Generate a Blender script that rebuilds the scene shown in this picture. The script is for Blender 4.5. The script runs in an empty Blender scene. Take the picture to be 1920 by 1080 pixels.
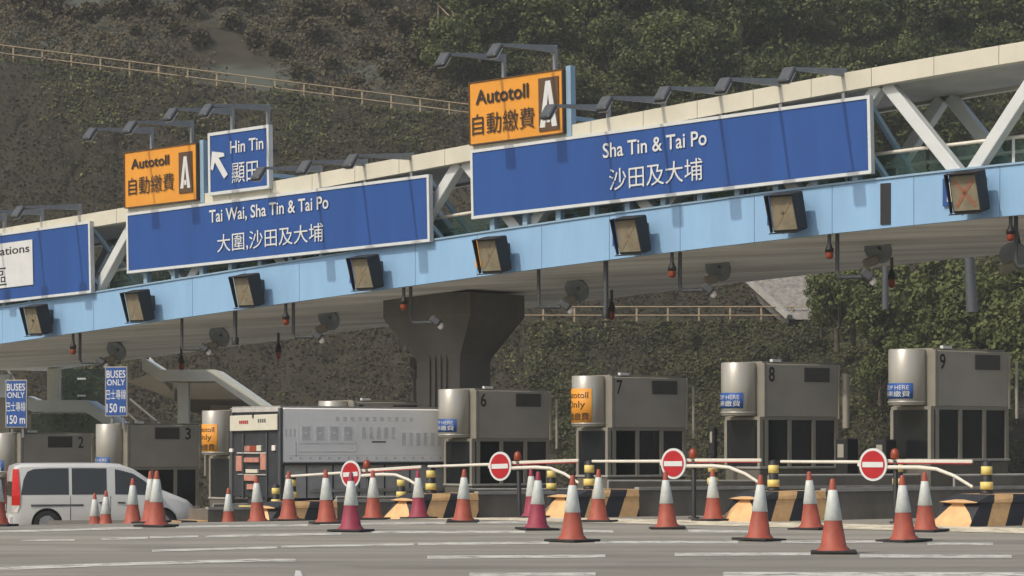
import bpy, bmesh, math, random
import numpy as np
from mathutils import Vector, Matrix, noise

random.seed(7)
rng = np.random.default_rng(7)
S = bpy.context.scene
C = S.collection
R_ = math.radians

# ------------------------------------------------------------------ camera, sky, sun, exposure
F, HX, HY, CAM = 4680.0, 960.0, 838.0, 1.5
cam = bpy.data.cameras.new('camera')
cam.sensor_width = 36.0
cam.lens = F / 1920 * 36
cam.shift_y = (HY - 540) / 1920
cam.clip_start = 1.0
cam.clip_end = 2000
co = bpy.data.objects.new('camera', cam)
C.objects.link(co)
co.location = (0, 0, CAM)
co.rotation_euler = (R_(90), 0, 0)
S.camera = co

SUN_EL = R_(46.5)
SUN_AZ = Vector((-0.779, -0.627, 0)).normalized()
w = bpy.data.worlds.new('World')
S.world = w
w.use_nodes = True
nt = w.node_tree
sky = nt.nodes.new('ShaderNodeTexSky')
sky.sky_type = 'NISHITA'
sky.sun_disc = False
sky.dust_density = 3.5
sky.ozone_density = 0.6
sky.sun_elevation = SUN_EL
sky.sun_rotation = math.atan2(SUN_AZ.x, SUN_AZ.y)
nt.links.new(sky.outputs[0], nt.nodes['Background'].inputs[0])
nt.nodes['Background'].inputs[1].default_value = 0.15
sl = bpy.data.lights.new('sun', 'SUN')
sl.energy = 2.55
sl.angle = R_(0.9)
sl.color = (1.0, 0.935, 0.81)
so = bpy.data.objects.new('sun', sl)
C.objects.link(so)
sdir = SUN_AZ * math.cos(SUN_EL) + Vector((0, 0, math.sin(SUN_EL)))
so.rotation_euler = (-sdir).to_track_quat('-Z', 'Y').to_euler()
so.location = (-60, -60, 80)
S.view_settings.view_transform = 'Standard'
S.view_settings.look = 'None'
S.view_settings.exposure = 0.12
S.view_settings.gamma = 1.0

# ------------------------------------------------------------------ materials
def srgb(r, g, b):
    f = lambda c: (c / 255 / 12.92) if c / 255 <= 0.04045 else ((c / 255 + 0.055) / 1.055) ** 2.4
    return (f(r), f(g), f(b))

def mat(name, col, rough=0.6, metal=0.0, var=0.15, scale=3.0, bump=0.0, bscale=30.0, col2=None, stretch=None, spec=0.4, coat=0.0):
    m = bpy.data.materials.new(name)
    m.use_nodes = True
    n, l = m.node_tree.nodes, m.node_tree.links
    b = n['Principled BSDF']
    b.inputs['Roughness'].default_value = rough
    b.inputs['Metallic'].default_value = metal
    b.inputs['Specular IOR Level'].default_value = spec
    b.inputs['Coat Weight'].default_value = coat
    c2 = col2 if col2 else tuple(c * (1 - var) for c in col)
    c1 = col if col2 else tuple(min(1, c * (1 + var)) for c in col)
    tc = n.new('ShaderNodeTexCoord')
    src = tc.outputs['Object']
    if stretch:
        mp = n.new('ShaderNodeMapping')
        mp.inputs['Scale'].default_value = stretch
        l.new(src, mp.inputs[0]); src = mp.outputs[0]
    tx = n.new('ShaderNodeTexNoise')
    tx.inputs['Scale'].default_value = scale
    tx.inputs['Detail'].default_value = 6
    tx.inputs['Roughness'].default_value = 0.62
    l.new(src, tx.inputs[0])
    mr = n.new('ShaderNodeMapRange')
    mr.inputs[1].default_value = 0.3; mr.inputs[2].default_value = 0.7
    l.new(tx.outputs[0], mr.inputs[0])
    mx = n.new('ShaderNodeMix'); mx.data_type = 'RGBA'
    mx.inputs[6].default_value = (*c1, 1); mx.inputs[7].default_value = (*c2, 1)
    l.new(mr.outputs[0], mx.inputs[0])
    l.new(mx.outputs[2], b.inputs['Base Color'])
    if bump:
        t2 = n.new('ShaderNodeTexNoise'); t2.inputs['Scale'].default_value = bscale; t2.inputs['Detail'].default_value = 4
        l.new(src, t2.inputs[0])
        bp = n.new('ShaderNodeBump'); bp.inputs['Strength'].default_value = bump; bp.inputs['Distance'].default_value = 0.02
        l.new(t2.outputs[0], bp.inputs['Height']); l.new(bp.outputs[0], b.inputs['Normal'])
    return m

def leaf_mat(name, cols, trans=0.15):
    m = bpy.data.materials.new(name); m.use_nodes = True
    n, l = m.node_tree.nodes, m.node_tree.links
    b = n['Principled BSDF']; b.inputs['Roughness'].default_value = 0.7; b.inputs['Specular IOR Level'].default_value = 0.25
    g = n.new('ShaderNodeNewGeometry')
    oi = n.new('ShaderNodeObjectInfo')
    r = n.new('ShaderNodeValToRGB')
    r.color_ramp.interpolation = 'LINEAR'
    while len(r.color_ramp.elements) < len(cols): r.color_ramp.elements.new(0.5)
    for i, c in enumerate(cols):
        r.color_ramp.elements[i].position = i / (len(cols) - 1); r.color_ramp.elements[i].color = (*c, 1)
    tc = n.new('ShaderNodeTexCoord'); tx = n.new('ShaderNodeTexNoise'); tx.inputs['Scale'].default_value = 0.22; tx.inputs['Detail'].default_value = 3
    l.new(tc.outputs['Object'], tx.inputs[0])
    a = n.new('ShaderNodeMath'); a.operation = 'MULTIPLY_ADD'; a.inputs[1].default_value = 0.55; a.inputs[2].default_value = -0.28
    l.new(g.outputs['Random Per Island'], a.inputs[0])
    a2 = n.new('ShaderNodeMath'); a2.operation = 'ADD'
    l.new(a.outputs[0], a2.inputs[0]); l.new(tx.outputs[0], a2.inputs[1])
    a3 = n.new('ShaderNodeMath'); a3.operation = 'MULTIPLY_ADD'; a3.inputs[1].default_value = 0.3; a3.inputs[2].default_value = -0.15
    l.new(oi.outputs['Random'], a3.inputs[0])
    a4 = n.new('ShaderNodeMath'); a4.operation = 'ADD'
    l.new(a2.outputs[0], a4.inputs[0]); l.new(a3.outputs[0], a4.inputs[1])
    l.new(a4.outputs[0], r.inputs[0]); l.new(r.outputs[0], b.inputs['Base Color'])
    td = n.new('ShaderNodeBsdfTranslucent'); ms = n.new('ShaderNodeMixShader'); ms.inputs[0].default_value = trans
    l.new(r.outputs[0], td.inputs[0]); l.new(b.outputs[0], ms.inputs[1]); l.new(td.outputs[0], ms.inputs[2])
    l.new(ms.outputs[0], n['Material Output'].inputs[0])
    return m

def stripe_mat():
    m = mat('island_stripes', (0.60, 0.37, 0.17), 0.7, var=0.14, scale=6, bump=0.2)
    n, l = m.node_tree.nodes, m.node_tree.links
    b = n['Principled BSDF']; old = b.inputs['Base Color'].links[0].from_socket
    tc = n.new('ShaderNodeTexCoord'); sp = n.new('ShaderNodeSeparateXYZ'); l.new(tc.outputs['Object'], sp.inputs[0])
    a = n.new('ShaderNodeMath'); a.operation = 'MULTIPLY_ADD'; a.inputs[1].default_value = -0.45; l.new(sp.outputs[2], a.inputs[0]); l.new(sp.outputs[0], a.inputs[2])
    d = n.new('ShaderNodeMath'); d.operation = 'MULTIPLY_ADD'; d.inputs[1].default_value = 1 / 0.92; d.inputs[2].default_value = 1.587
    l.new(a.outputs[0], d.inputs[0])
    d2 = n.new('ShaderNodeMath'); d2.operation = 'MAXIMUM'; d2.inputs[1].default_value = 0.01; l.new(d.outputs[0], d2.inputs[0])
    f = n.new('ShaderNodeMath'); f.operation = 'FRACT'; l.new(d2.outputs[0], f.inputs[0])
    g = n.new('ShaderNodeMath'); g.operation = 'GREATER_THAN'; g.inputs[1].default_value = 0.52; l.new(f.outputs[0], g.inputs[0])
    mx = n.new('ShaderNodeMix'); mx.data_type = 'RGBA'; mx.inputs[7].default_value = (0.022, 0.023, 0.028, 1)
    l.new(g.outputs[0], mx.inputs[0]); l.new(old, mx.inputs[6]); l.new(mx.outputs[2], b.inputs['Base Color'])
    return m

M = {}
M['road'] = mat('worn_asphalt', (0.232, 0.216, 0.178), 0.85, var=0.2, scale=0.5, bump=0.25, bscale=40, stretch=(0.15, 1.3, 1))
M['line'] = mat('road_paint', (0.50, 0.49, 0.43), 0.7, var=0.2, scale=2.5)
M['apron'] = mat('cream_road_paint', (0.64, 0.57, 0.42), 0.75, var=0.2, scale=1.5)
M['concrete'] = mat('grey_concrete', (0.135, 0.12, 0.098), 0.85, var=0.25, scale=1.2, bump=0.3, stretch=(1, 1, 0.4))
M['edge'] = mat('pale_coping', (0.27, 0.26, 0.235), 0.8, var=0.2, scale=3)
M['soffit'] = mat('soffit_concrete', (0.74, 0.73, 0.69), 0.9, var=0.32, scale=0.5, bump=0.2, stretch=(0.25, 2.0, 2.0))
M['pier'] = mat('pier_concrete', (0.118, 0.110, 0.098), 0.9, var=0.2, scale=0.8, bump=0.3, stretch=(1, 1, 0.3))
M['fascia'] = mat('pale_blue_fascia', (0.215, 0.37, 0.55), 0.55, var=0.08, scale=1.6, stretch=(1, 1, 0.2))
M['blue_steel'] = mat('blue_grey_steel', (0.22, 0.33, 0.43), 0.5, var=0.08, scale=2)
M['cream'] = mat('cream_roof_panel', (0.52, 0.495, 0.40), 0.5, var=0.09, scale=0.9)
M['white'] = mat('white_steel_paint', (0.52, 0.54, 0.53), 0.45, var=0.06, scale=2)
M['roof_under'] = mat('roof_underside', (0.40, 0.39, 0.36), 0.7, var=0.2, scale=0.8)
M['sign_blue'] = mat('sign_blue_sheet', (0.010, 0.060, 0.235), 0.5, var=0.10, scale=1.6, stretch=(1, 1, 0.12))
M['sign_orange'] = mat('sign_orange_sheet', (0.62, 0.26, 0.025), 0.5, var=0.07, scale=1.0)
M['sign_white'] = mat('sign_white_sheet', (0.54, 0.55, 0.54), 0.5, var=0.06, scale=2)
M['sign_brown'] = mat('sign_brown_sheet', (0.085, 0.045, 0.02), 0.5, var=0.15, scale=2)
M['sign_black'] = mat('sign_black_letter', (0.018, 0.014, 0.012), 0.6, var=0.1)
M['slate'] = mat('slate_grey_enamel', (0.20, 0.23, 0.25), 0.45, var=0.15, scale=4)
M['dark_steel'] = mat('dark_grey_steel', (0.07, 0.075, 0.08), 0.5, metal=0.2, var=0.15, scale=5)
M['lamp_steel'] = mat('galvanised_lamp_steel', (0.22, 0.225, 0.225), 0.45, metal=0.3, var=0.15, scale=5)
M['black'] = mat('black_paint', (0.014, 0.014, 0.015), 0.55, var=0.2, scale=4)
M['display'] = mat('dusty_display', (0.20, 0.175, 0.115), 0.5, var=0.25, scale=2.5, bump=0.3, bscale=60)
M['cross_faint'] = mat('faint_unlit_cross', (0.212, 0.168, 0.108), 0.5, var=0.1, scale=5)
M['cross'] = mat('unlit_red_cross', (0.26, 0.11, 0.07), 0.5, var=0.2, scale=5)
M['amber'] = mat('orange_lens', (0.24, 0.042, 0.014), 0.35, var=0.15, scale=8)
M['steel'] = mat('brushed_steel', (0.37, 0.355, 0.31), 0.36, metal=0.35, var=0.05, scale=5, stretch=(1, 1, 0.1))
M['booth_base'] = mat('booth_shaded_base', (0.10, 0.09, 0.072), 0.7, var=0.2, scale=2)  # grey cabin base, colour darkened to stand for the weak light there
M['booth'] = mat('booth_grey_panel', (0.285, 0.265, 0.225), 0.5, metal=0.1, var=0.10, scale=1.0)
M['booth_frame'] = mat('booth_mullion', (0.21, 0.195, 0.16), 0.5, var=0.1, scale=2)
M['led'] = mat('dead_led_panel', (0.042, 0.036, 0.034), 0.4, var=0.15, scale=6)
M['cone_o'] = mat('cone_orange', (0.285, 0.062, 0.036), 0.6, var=0.22, scale=5, bump=0.1)
M['cone_m'] = mat('cone_maroon', (0.23, 0.027, 0.05), 0.6, var=0.18, scale=5, bump=0.1)
M['cone_w'] = mat('cone_sleeve', (0.46, 0.48, 0.45), 0.5, var=0.16, scale=5)
M['rubber'] = mat('black_rubber', (0.02, 0.02, 0.019), 0.8, var=0.3, scale=4)
M['yellow'] = mat('bollard_yellow', (0.62, 0.49, 0.15), 0.5, var=0.15, scale=5)
M['red'] = mat('sign_red', (0.36, 0.009, 0.014), 0.45, var=0.08, scale=4)
M['pole_w'] = mat('barrier_white', (0.58, 0.55, 0.47), 0.5, var=0.1, scale=3)
M['stripes'] = stripe_mat()
M['van'] = mat('silver_van_paint', (0.52, 0.515, 0.49), 0.34, metal=0.1, var=0.03, scale=1, coat=0.5)
M['taillight'] = mat('red_tail_lens', (0.55, 0.02, 0.012), 0.2, var=0.1, scale=5)
M['clearlens'] = mat('clear_lens', (0.7, 0.66, 0.6), 0.2, var=0.1, scale=8)
M['tyre'] = mat('tyre_rubber', (0.018, 0.018, 0.02), 0.85, var=0.2, scale=10)
M['rim'] = mat('alloy_rim', (0.35, 0.35, 0.36), 0.35, metal=0.8, var=0.1)
M['truck'] = mat('truck_grey_box', (0.84, 0.825, 0.78), 0.6, var=0.04, scale=1.2, stretch=(1, 1, 0.3))
M['mural'] = mat('mural_grey_print', (0.57, 0.57, 0.55), 0.6, var=0.15, scale=4)
M['mural_l'] = mat('mural_pale_print', (0.78, 0.78, 0.76), 0.6, var=0.1, scale=4)
M['truck_dark'] = mat('truck_dark_metal', (0.028, 0.03, 0.033), 0.6, var=0.25, scale=3)
M['skirt'] = mat('truck_dusty_skirt', (0.40, 0.385, 0.35), 0.7, var=0.2, scale=2)
M['pinkred'] = mat('faded_red_reflector', (0.42, 0.19, 0.14), 0.5, var=0.3, scale=5)
M['rail_tan'] = mat('tan_handrail', (0.30, 0.235, 0.145), 0.7, var=0.2, scale=3)
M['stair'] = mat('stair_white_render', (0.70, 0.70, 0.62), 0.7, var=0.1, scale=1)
M['stair_b'] = mat('stair_shaded_blue_render', (0.52, 0.57, 0.58), 0.7, var=0.1, scale=1)  # pale stair render with bluish shade put into the colour
M['flank'] = mat('brown_flank_wall', (0.125, 0.112, 0.085), 0.9, var=0.15, scale=1)
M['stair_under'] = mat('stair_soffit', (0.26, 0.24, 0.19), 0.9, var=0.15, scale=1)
M['chute'] = mat('stone_pitching', (0.19, 0.18, 0.16), 0.9, var=0.5, scale=3.5, bump=0.5, bscale=9)
M['bark'] = mat('bark', (0.06, 0.048, 0.035), 0.9, var=0.3, scale=4, bump=0.4)

def glass_mat(name, col, dark):
    m = bpy.data.materials.new(name); m.use_nodes = True
    n, l = m.node_tree.nodes, m.node_tree.links
    b = n['Principled BSDF']; b.inputs['Base Color'].default_value = (*col, 1); b.inputs['Roughness'].default_value = 0.06
    tx = n.new('ShaderNodeTexNoise'); tx.inputs['Scale'].default_value = 1.2
    mr = n.new('ShaderNodeMapRange'); mr.inputs[3].default_value = 0.04; mr.inputs[4].default_value = 0.16
    l.new(tx.outputs[0], mr.inputs[0]); l.new(mr.outputs[0], b.inputs['Roughness'])
    t = n.new('ShaderNodeBsdfTransparent'); t.inputs[0].default_value = (0.75, 0.85, 0.83, 1)
    x = n.new('ShaderNodeMixShader'); x.inputs[0].default_value = dark
    l.new(t.outputs[0], x.inputs[1]); l.new(b.outputs[0], x.inputs[2]); l.new(x.outputs[0], n['Material Output'].inputs[0])
    return m
M['glass'] = glass_mat('window_glass', (0.015, 0.017, 0.018), 0.72)
M['van_glass'] = glass_mat('van_tinted_glass', (0.035, 0.036, 0.036), 0.93)
M['clear'] = glass_mat('balustrade_glass', (0.08, 0.12, 0.11), 0.18)
M['green_glass'] = glass_mat('stair_dark_glass', (0.03, 0.04, 0.036), 0.3)

# ------------------------------------------------------------------ helpers
class MB:
    def __init__(s): s.v, s.f, s.m, s.sm = [], [], [], []
    def add(s, verts, faces, mi=0, smooth=False):
        o = len(s.v); s.v += [tuple(p) for p in verts]
        for f in faces: s.f.append([i + o for i in f]); s.m.append(mi); s.sm.append(smooth)
        return s
    def hexa(s, p, mi=0):      # 8 points: bottom 4 ring, top 4 ring
        return s.add(p, [(3, 2, 1, 0), (4, 5, 6, 7), (0, 1, 5, 4), (1, 2, 6, 5), (2, 3, 7, 6), (3, 0, 4, 7)], mi)
    def box(s, c, d, mi=0, X=(1, 0, 0), Y=(0, 1, 0), Z=(0, 0, 1), bev=0.0):
        c, X, Y, Z = Vector(c), Vector(X), Vector(Y), Vector(Z)
        a, b, h = d[0] / 2, d[1] / 2, d[2] / 2
        if bev and min(d) > 2.5 * bev:
            r = bev; ring = []
            for sx, sy in ((-1, -1), (1, -1), (1, 1), (-1, 1)):
                pts = [(sx * a, sy * (b - r)), (sx * (a - r), sy * b)]
                if sx * sy < 0: pts.reverse()
                ring += pts
            lv = [(-h, 1), (-h + r, 0), (h - r, 0), (h, 1)]
            vs = []
            for z, ins in lv:
                for (x, y) in ring:
                    k = r if ins else 0
                    xx = x - math.copysign(min(k, abs(x)), x) if k else x
                    yy = y - math.copysign(min(k, abs(y)), y) if k else y
                    vs.append(c + X * xx + Y * yy + Z * z)
            fs = [tuple(range(7, -1, -1)), tuple(range(24, 32))]
            for L in range(3):
                for i in range(8):
                    j = (i + 1) % 8; fs.append((L * 8 + i, L * 8 + j, L * 8 + 8 + j, L * 8 + 8 + i))
            return s.add(vs, fs, mi)
        p = [c + X * x + Y * y + Z * z for z in (-h, h) for x, y in ((-a, -b), (a, -b), (a, b), (-a, b))]
        return s.hexa(p, mi)
    def tube(s, path, r, mi=0, n=10, caps=True):
        path = [Vector(p) for p in path]; rs = r if isinstance(r, (list, tuple)) else [r] * len(path)
        vs, fs = [], []
        for i, p in enumerate(path):
            t = (path[min(i + 1, len(path) - 1)] - path[max(i - 1, 0)]).normalized()
            a = Vector((0, 0, 1)) if abs(t.z) < 0.9 else Vector((1, 0, 0))
            u = t.cross(a).normalized(); q = t.cross(u)
            for k in range(n):
                an = 2 * math.pi * k / n; vs.append(p + (u * math.cos(an) + q * math.sin(an)) * rs[i])
        for i in range(len(path) - 1):
            for k in range(n):
                j = (k + 1) % n; fs.append((i * n + k, i * n + j, (i + 1) * n + j, (i + 1) * n + k))
        s.add(vs, fs, mi, True)
        if caps:
            s.add(vs[:n], [tuple(range(n))], mi); s.add(vs[-n:], [tuple(range(n))], mi)
        return s
    def bar(s, a, b, wd, ht, mi=0, side=None):
        a, b = Vector(a), Vector(b); Z = (b - a).normalized()
        sd = Vector(side) if side else (Vector((0, 0, 1)) if abs(Z.z) < 0.9 else Vector((1, 0, 0)))
        Y = Z.cross(sd).normalized(); X = Y.cross(Z)
        return s.box((a + b) / 2, (wd, ht, (b - a).length), mi, X, Y, Z, bev=min(wd, ht) * 0.06)
    def lathe(s, prof, c=(0, 0, 0), n=24, mi=0, smooth=True, a0=0.0, a1=2 * math.pi):
        c = Vector(c); full = abs(a1 - a0 - 2 * math.pi) < 1e-6; k = n if full else n + 1
        vs = []
        for r, z in prof:
            for i in range(k):
                a = a0 + (a1 - a0) * i / n; vs.append(c + Vector((r * math.cos(a), r * math.sin(a), z)))
        fs = []
        for j in range(len(prof) - 1):
            for i in range(n):
                i2 = (i + 1) % k; fs.append((j * k + i, j * k + i2, (j + 1) * k + i2, (j + 1) * k + i))
        return s.add(vs, fs, mi, smooth)
    def extr(s, pts, f, d0, d1, mi=0):   # pts 2D polygon, f(u,v,d)->3D
        n = len(pts)
        vs = [f(u, v, d0) for u, v in pts] + [f(u, v, d1) for u, v in pts]
        fs = [tuple(range(n)), tuple(range(2 * n - 1, n - 1, -1))] + [(i, i + n, (i + 1) % n + n, (i + 1) % n) for i in range(n)]
        return s.add(vs, fs, mi)
    def text(s, body, bbox, f, d, mi=0, bold=0.0):
        tv, tf = text_mesh(body, bold)
        x0, x1, y0, y1 = tv[:, 0].min(), tv[:, 0].max(), tv[:, 1].min(), tv[:, 1].max()
        L, B, Rr, T = bbox
        return s.add([f(L + (x - x0) / (x1 - x0) * (Rr - L), B + (y - y0) / (y1 - y0) * (T - B), d) for x, y in tv], tf, mi)
    def build(s, name, mats, parent=None, base=(0, 0, 0), weld=False):
        me = bpy.data.meshes.new(name); b = Vector(base)
        me.from_pydata([Vector(p) - b for p in s.v], [], s.f)
        for m in (mats if isinstance(mats, (list, tuple)) else [mats]): me.materials.append(M[m] if isinstance(m, str) else m)
        me.polygons.foreach_set('material_index', s.m); me.polygons.foreach_set('use_smooth', s.sm)
        if weld or True:
            bm = bmesh.new(); bm.from_mesh(me); bmesh.ops.recalc_face_normals(bm, faces=bm.faces); bm.to_mesh(me); bm.free()
        me.update()
        o = bpy.data.objects.new(name, me); C.objects.link(o)
        if parent: o.parent = parent
        elif base != (0, 0, 0): o.location = b
        return o

_tc = {}
def text_mesh(body, bold=0.0):
    k = (body, bold)
    if k not in _tc:
        c = bpy.data.curves.new('lettering', 'FONT'); c.body = body; c.offset = bold; c.resolution_u = 4
        o = bpy.data.objects.new('lettering', c); C.objects.link(o)
        bpy.context.view_layer.update()
        me = bpy.data.meshes.new_from_object(o.evaluated_get(bpy.context.evaluated_depsgraph_get()))
        _tc[k] = (np.array([v.co[:2] for v in me.vertices]), [tuple(p.vertices) for p in me.polygons])
        bpy.data.objects.remove(o); bpy.data.meshes.remove(me); bpy.data.curves.remove(c)
    return _tc[k]

def tag(o, label=None, cat=None, group=None, kind=None):
    if label: o['label'] = label
    if cat: o['category'] = cat
    if group: o['group'] = group
    if kind: o['kind'] = kind
    return o
def empty(name, loc, rz=0.0):
    o = bpy.data.objects.new(name, None); o.empty_display_size = 0.2
    C.objects.link(o); o.location = loc; o.rotation_euler = (0, 0, rz); return o
def copy_tree(o, parent=None):
    c = o.copy(); C.objects.link(c)
    if parent: c.parent = parent
    for ch in list(o.children): copy_tree(ch, c)
    return c

def smin(a, b, k):
    h = max(k - abs(a - b), 0) / k
    return min(a, b) - h * h * k * 0.25
def ground(X, Y):
    return max(-3.2, smin(0.0, 2.85 + 0.0276 * X - 0.0516 * Y, 0.25)) if Y > 20 else 0.0
def at(px, py, D): return Vector(((px - HX) * D / F, D, CAM + (HY - py) * D / F))
def gpx(px, py): # point of the flat road seen at a pixel
    return at(px, py, CAM * F / (py - HY))
T2 = Vector((0.8, 0.6, 0.0)); N2 = Vector((0.6, -0.8, 0.0))
ROW = Vector((0.759, -0.651, 0.0)).normalized(); PERP = Vector((0.651, 0.759, 0.0)).normalized()
A_T = math.atan2(0.6, 0.8); A_ROW = math.atan2(ROW.y, ROW.x)

# ------------------------------------------------------------------ terrain
def prof(X, Y):
    z2 = 23.4 - 0.127 * X
    b1 = 9.4
    if Y < 152: return -3.3 + max(0, Y - 148) * 0.05
    if Y < 160: return -3.1 + (Y - 152) / 8 * (b1 + 3.1)
    if Y < 162: return b1
    if Y < 170: return b1 + (Y - 162) / 8 * (z2 - b1)
    if Y < 172.2: return z2
    return z2 + (Y - 172.2) * 0.8
def terrain(X, Y):
    z = prof(X, Y)
    if Y > 152:
        bench = (160 <= Y < 162) or (170 <= Y < 172.2)
        a = 0.12 if bench else (0.5 if Y < 172 else 0.9)
        z += a * noise.noise(Vector((X * 0.22, Y * 0.22, 0))) + a * 0.5 * noise.noise(Vector((X * 0.7, Y * 0.7, 3)))
    return z
def hit(px, py):
    D = 148.0
    while D < 330:
        p = at(px, py, D)
        if p.z <= prof(p.x, D): return Vector((p.x, D, prof(p.x, D)))
        D += 0.1
    return at(px, py, 330)

# ------------------------------------------------------------------ ground, road paint
def grid_mesh(name, xs, ys, fz, m):
    nx, ny = len(xs), len(ys)
    v = [(x, y, fz(x, y)) for y in ys for x in xs]
    f = [(j * nx + i, j * nx + i + 1, (j + 1) * nx + i + 1, (j + 1) * nx + i) for j in range(ny - 1) for i in range(nx - 1)]
    me = bpy.data.meshes.new(name); me.from_pydata(v, [], f); me.materials.append(M[m]); me.update()
    me.polygons.foreach_set('use_smooth', [True] * len(f))
    o = bpy.data.objects.new(name, me); C.objects.link(o); return o
xs = [-700, -300, -120] + list(np.arange(-70, 71, 2.0)) + [120, 300, 700]
ys = [-60, -20, 0] + list(np.arange(10, 156, 1.5)) + [170, 260, 700]
def stain_road():
    m = M['road']; n, l = m.node_tree.nodes, m.node_tree.links; b = n['Principled BSDF']; old = b.inputs['Base Color'].links[0].from_socket
    tc = n.new('ShaderNodeTexCoord'); cur = old
    for rot, sc, lo, hi, amt in ((-37, (0.035, 0.8, 1), 0.42, 0.62, 0.80), (0, (0.25, 0.5, 1), 0.52, 0.66, 0.82), (8, (1.2, 3.0, 1), 0.60, 0.72, 0.75), (20, (0.06, 0.16, 1), 0.45, 0.55, 1.13)):
        mp = n.new('ShaderNodeMapping'); mp.inputs['Rotation'].default_value = (0, 0, R_(rot)); mp.inputs['Scale'].default_value = sc; l.new(tc.outputs['Object'], mp.inputs[0])
        t = n.new('ShaderNodeTexNoise'); t.inputs['Scale'].default_value = 1; t.inputs['Detail'].default_value = 4; l.new(mp.outputs[0], t.inputs[0])
        r = n.new('ShaderNodeMapRange'); r.inputs[1].default_value = lo; r.inputs[2].default_value = hi; l.new(t.outputs[0], r.inputs[0])
        x = n.new('ShaderNodeMix'); x.data_type = 'RGBA'; x.blend_type = 'MULTIPLY'; x.inputs[7].default_value = (amt, amt, amt * 0.99, 1)
        l.new(r.outputs[0], x.inputs[0]); l.new(cur, x.inputs[6]); cur = x.outputs[2]
    l.new(cur, b.inputs['Base Color'])
stain_road()
tag(grid_mesh('road', xs, ys, ground, 'road'), 'worn grey asphalt of the toll plaza falling away to the left', 'road', kind='structure')

mk = MB()
def strip(x0, y0, x1, y1, th=5.0):
    """a painted transverse stripe seen between two pixels"""
    n = max(2, int(abs(x1 - x0) / 60) + 1); L = []
    for i in range(n):
        t = i / (n - 1); x = x0 + (x1 - x0) * t; y = y0 + (y1 - y0) * t
        a, b = gpx(x, y - th / 2), gpx(x, y + th / 2)
        for q in (a, b): q.z = ground(q.x, q.y) + 0.005
        L.append((a, b))
    v = [p for q in L for p in q]
    mk.add(v, [(2 * i, 2 * i + 1, 2 * i + 3, 2 * i + 2) for i in range(n - 1)])
for q in [(-260, 1004, 0, 998, 3), (0, 997, 268, 990, 4), (330, 988, 577, 985, 4), (600, 983, 835, 981, 4), (895, 980, 1000, 980, 4),
          (40, 1014, 140, 1013, 2.5), (190, 1011, 277, 1009, 4), (281, 1008, 372, 1006, 3.5), (386, 1006, 640, 1001, 4), (697, 998, 985, 997.5, 4.5), (1090, 996, 1150, 997, 4.5), (1290, 996, 1408, 997, 5),
          (285, 1033, 520, 1027, 4), (527, 1025.5, 776, 1021, 4), (784, 1020.5, 1030, 1018, 4.5), (1115, 1017, 1384, 1017, 5), (1465, 1016.5, 1655, 1016, 4.5), (1739, 1020, 1862, 1020.5, 4.5),
          (-200, 1078, 0, 1067, 5), (0, 1067, 170, 1060, 6), (170, 1060, 480, 1051, 5.5), (480, 1051, 554, 1051, 5),
          (801, 1045.5, 1135, 1043, 5.5), (1265, 1040, 1520, 1039, 5.5), (1612, 1043, 1897, 1044, 6),
          (880, 1078, 1117, 1077, 6), (1356, 1077, 2150, 1078, 8)]: strip(*q)
def worn(m):
    n, l = m.node_tree.nodes, m.node_tree.links; tc = n.new('ShaderNodeTexCoord'); t = n.new('ShaderNodeTexNoise'); t.inputs['Scale'].default_value = 2.2; t.inputs['Detail'].default_value = 8; t.inputs['Roughness'].default_value = .75
    l.new(tc.outputs['Object'], t.inputs[0]); r = n.new('ShaderNodeMapRange'); r.inputs[1].default_value = .36; r.inputs[2].default_value = .52; r.inputs[3].default_value = .15; l.new(t.outputs[0], r.inputs[0]); l.new(r.outputs[0], n['Principled BSDF'].inputs['Alpha'])
worn(M['line']); worn(M['apron'])
tag(mk.build('road_markings', 'line'), 'white painted lines across the grey road', 'road marking', kind='structure')
ap = MB()
tips = lambda k: Vector((9.1 - 3.72 * k, 47.8 + 3.17 * k, 0)) - T2 * 1.1     # nose of island k
for a, b, d0, d1 in [(-2.2, 2.75, 0.15, 2.7)]:
    n = 24; v = []
    for i in range(n + 1):
        p = tips(a + (b - a) * i / n)
        for d in (d0, d1):
            q = p - PERP * d; q.z = ground(q.x, q.y) + 0.009; v.append(q)
    ap.add(v, [(2 * i, 2 * i + 1, 2 * i + 3, 2 * i + 2) for i in range(n)])
tag(ap.build('stop_line', 'apron'), 'broad cream band painted across the lanes before the striped islands', 'road marking', kind='structure')

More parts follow.
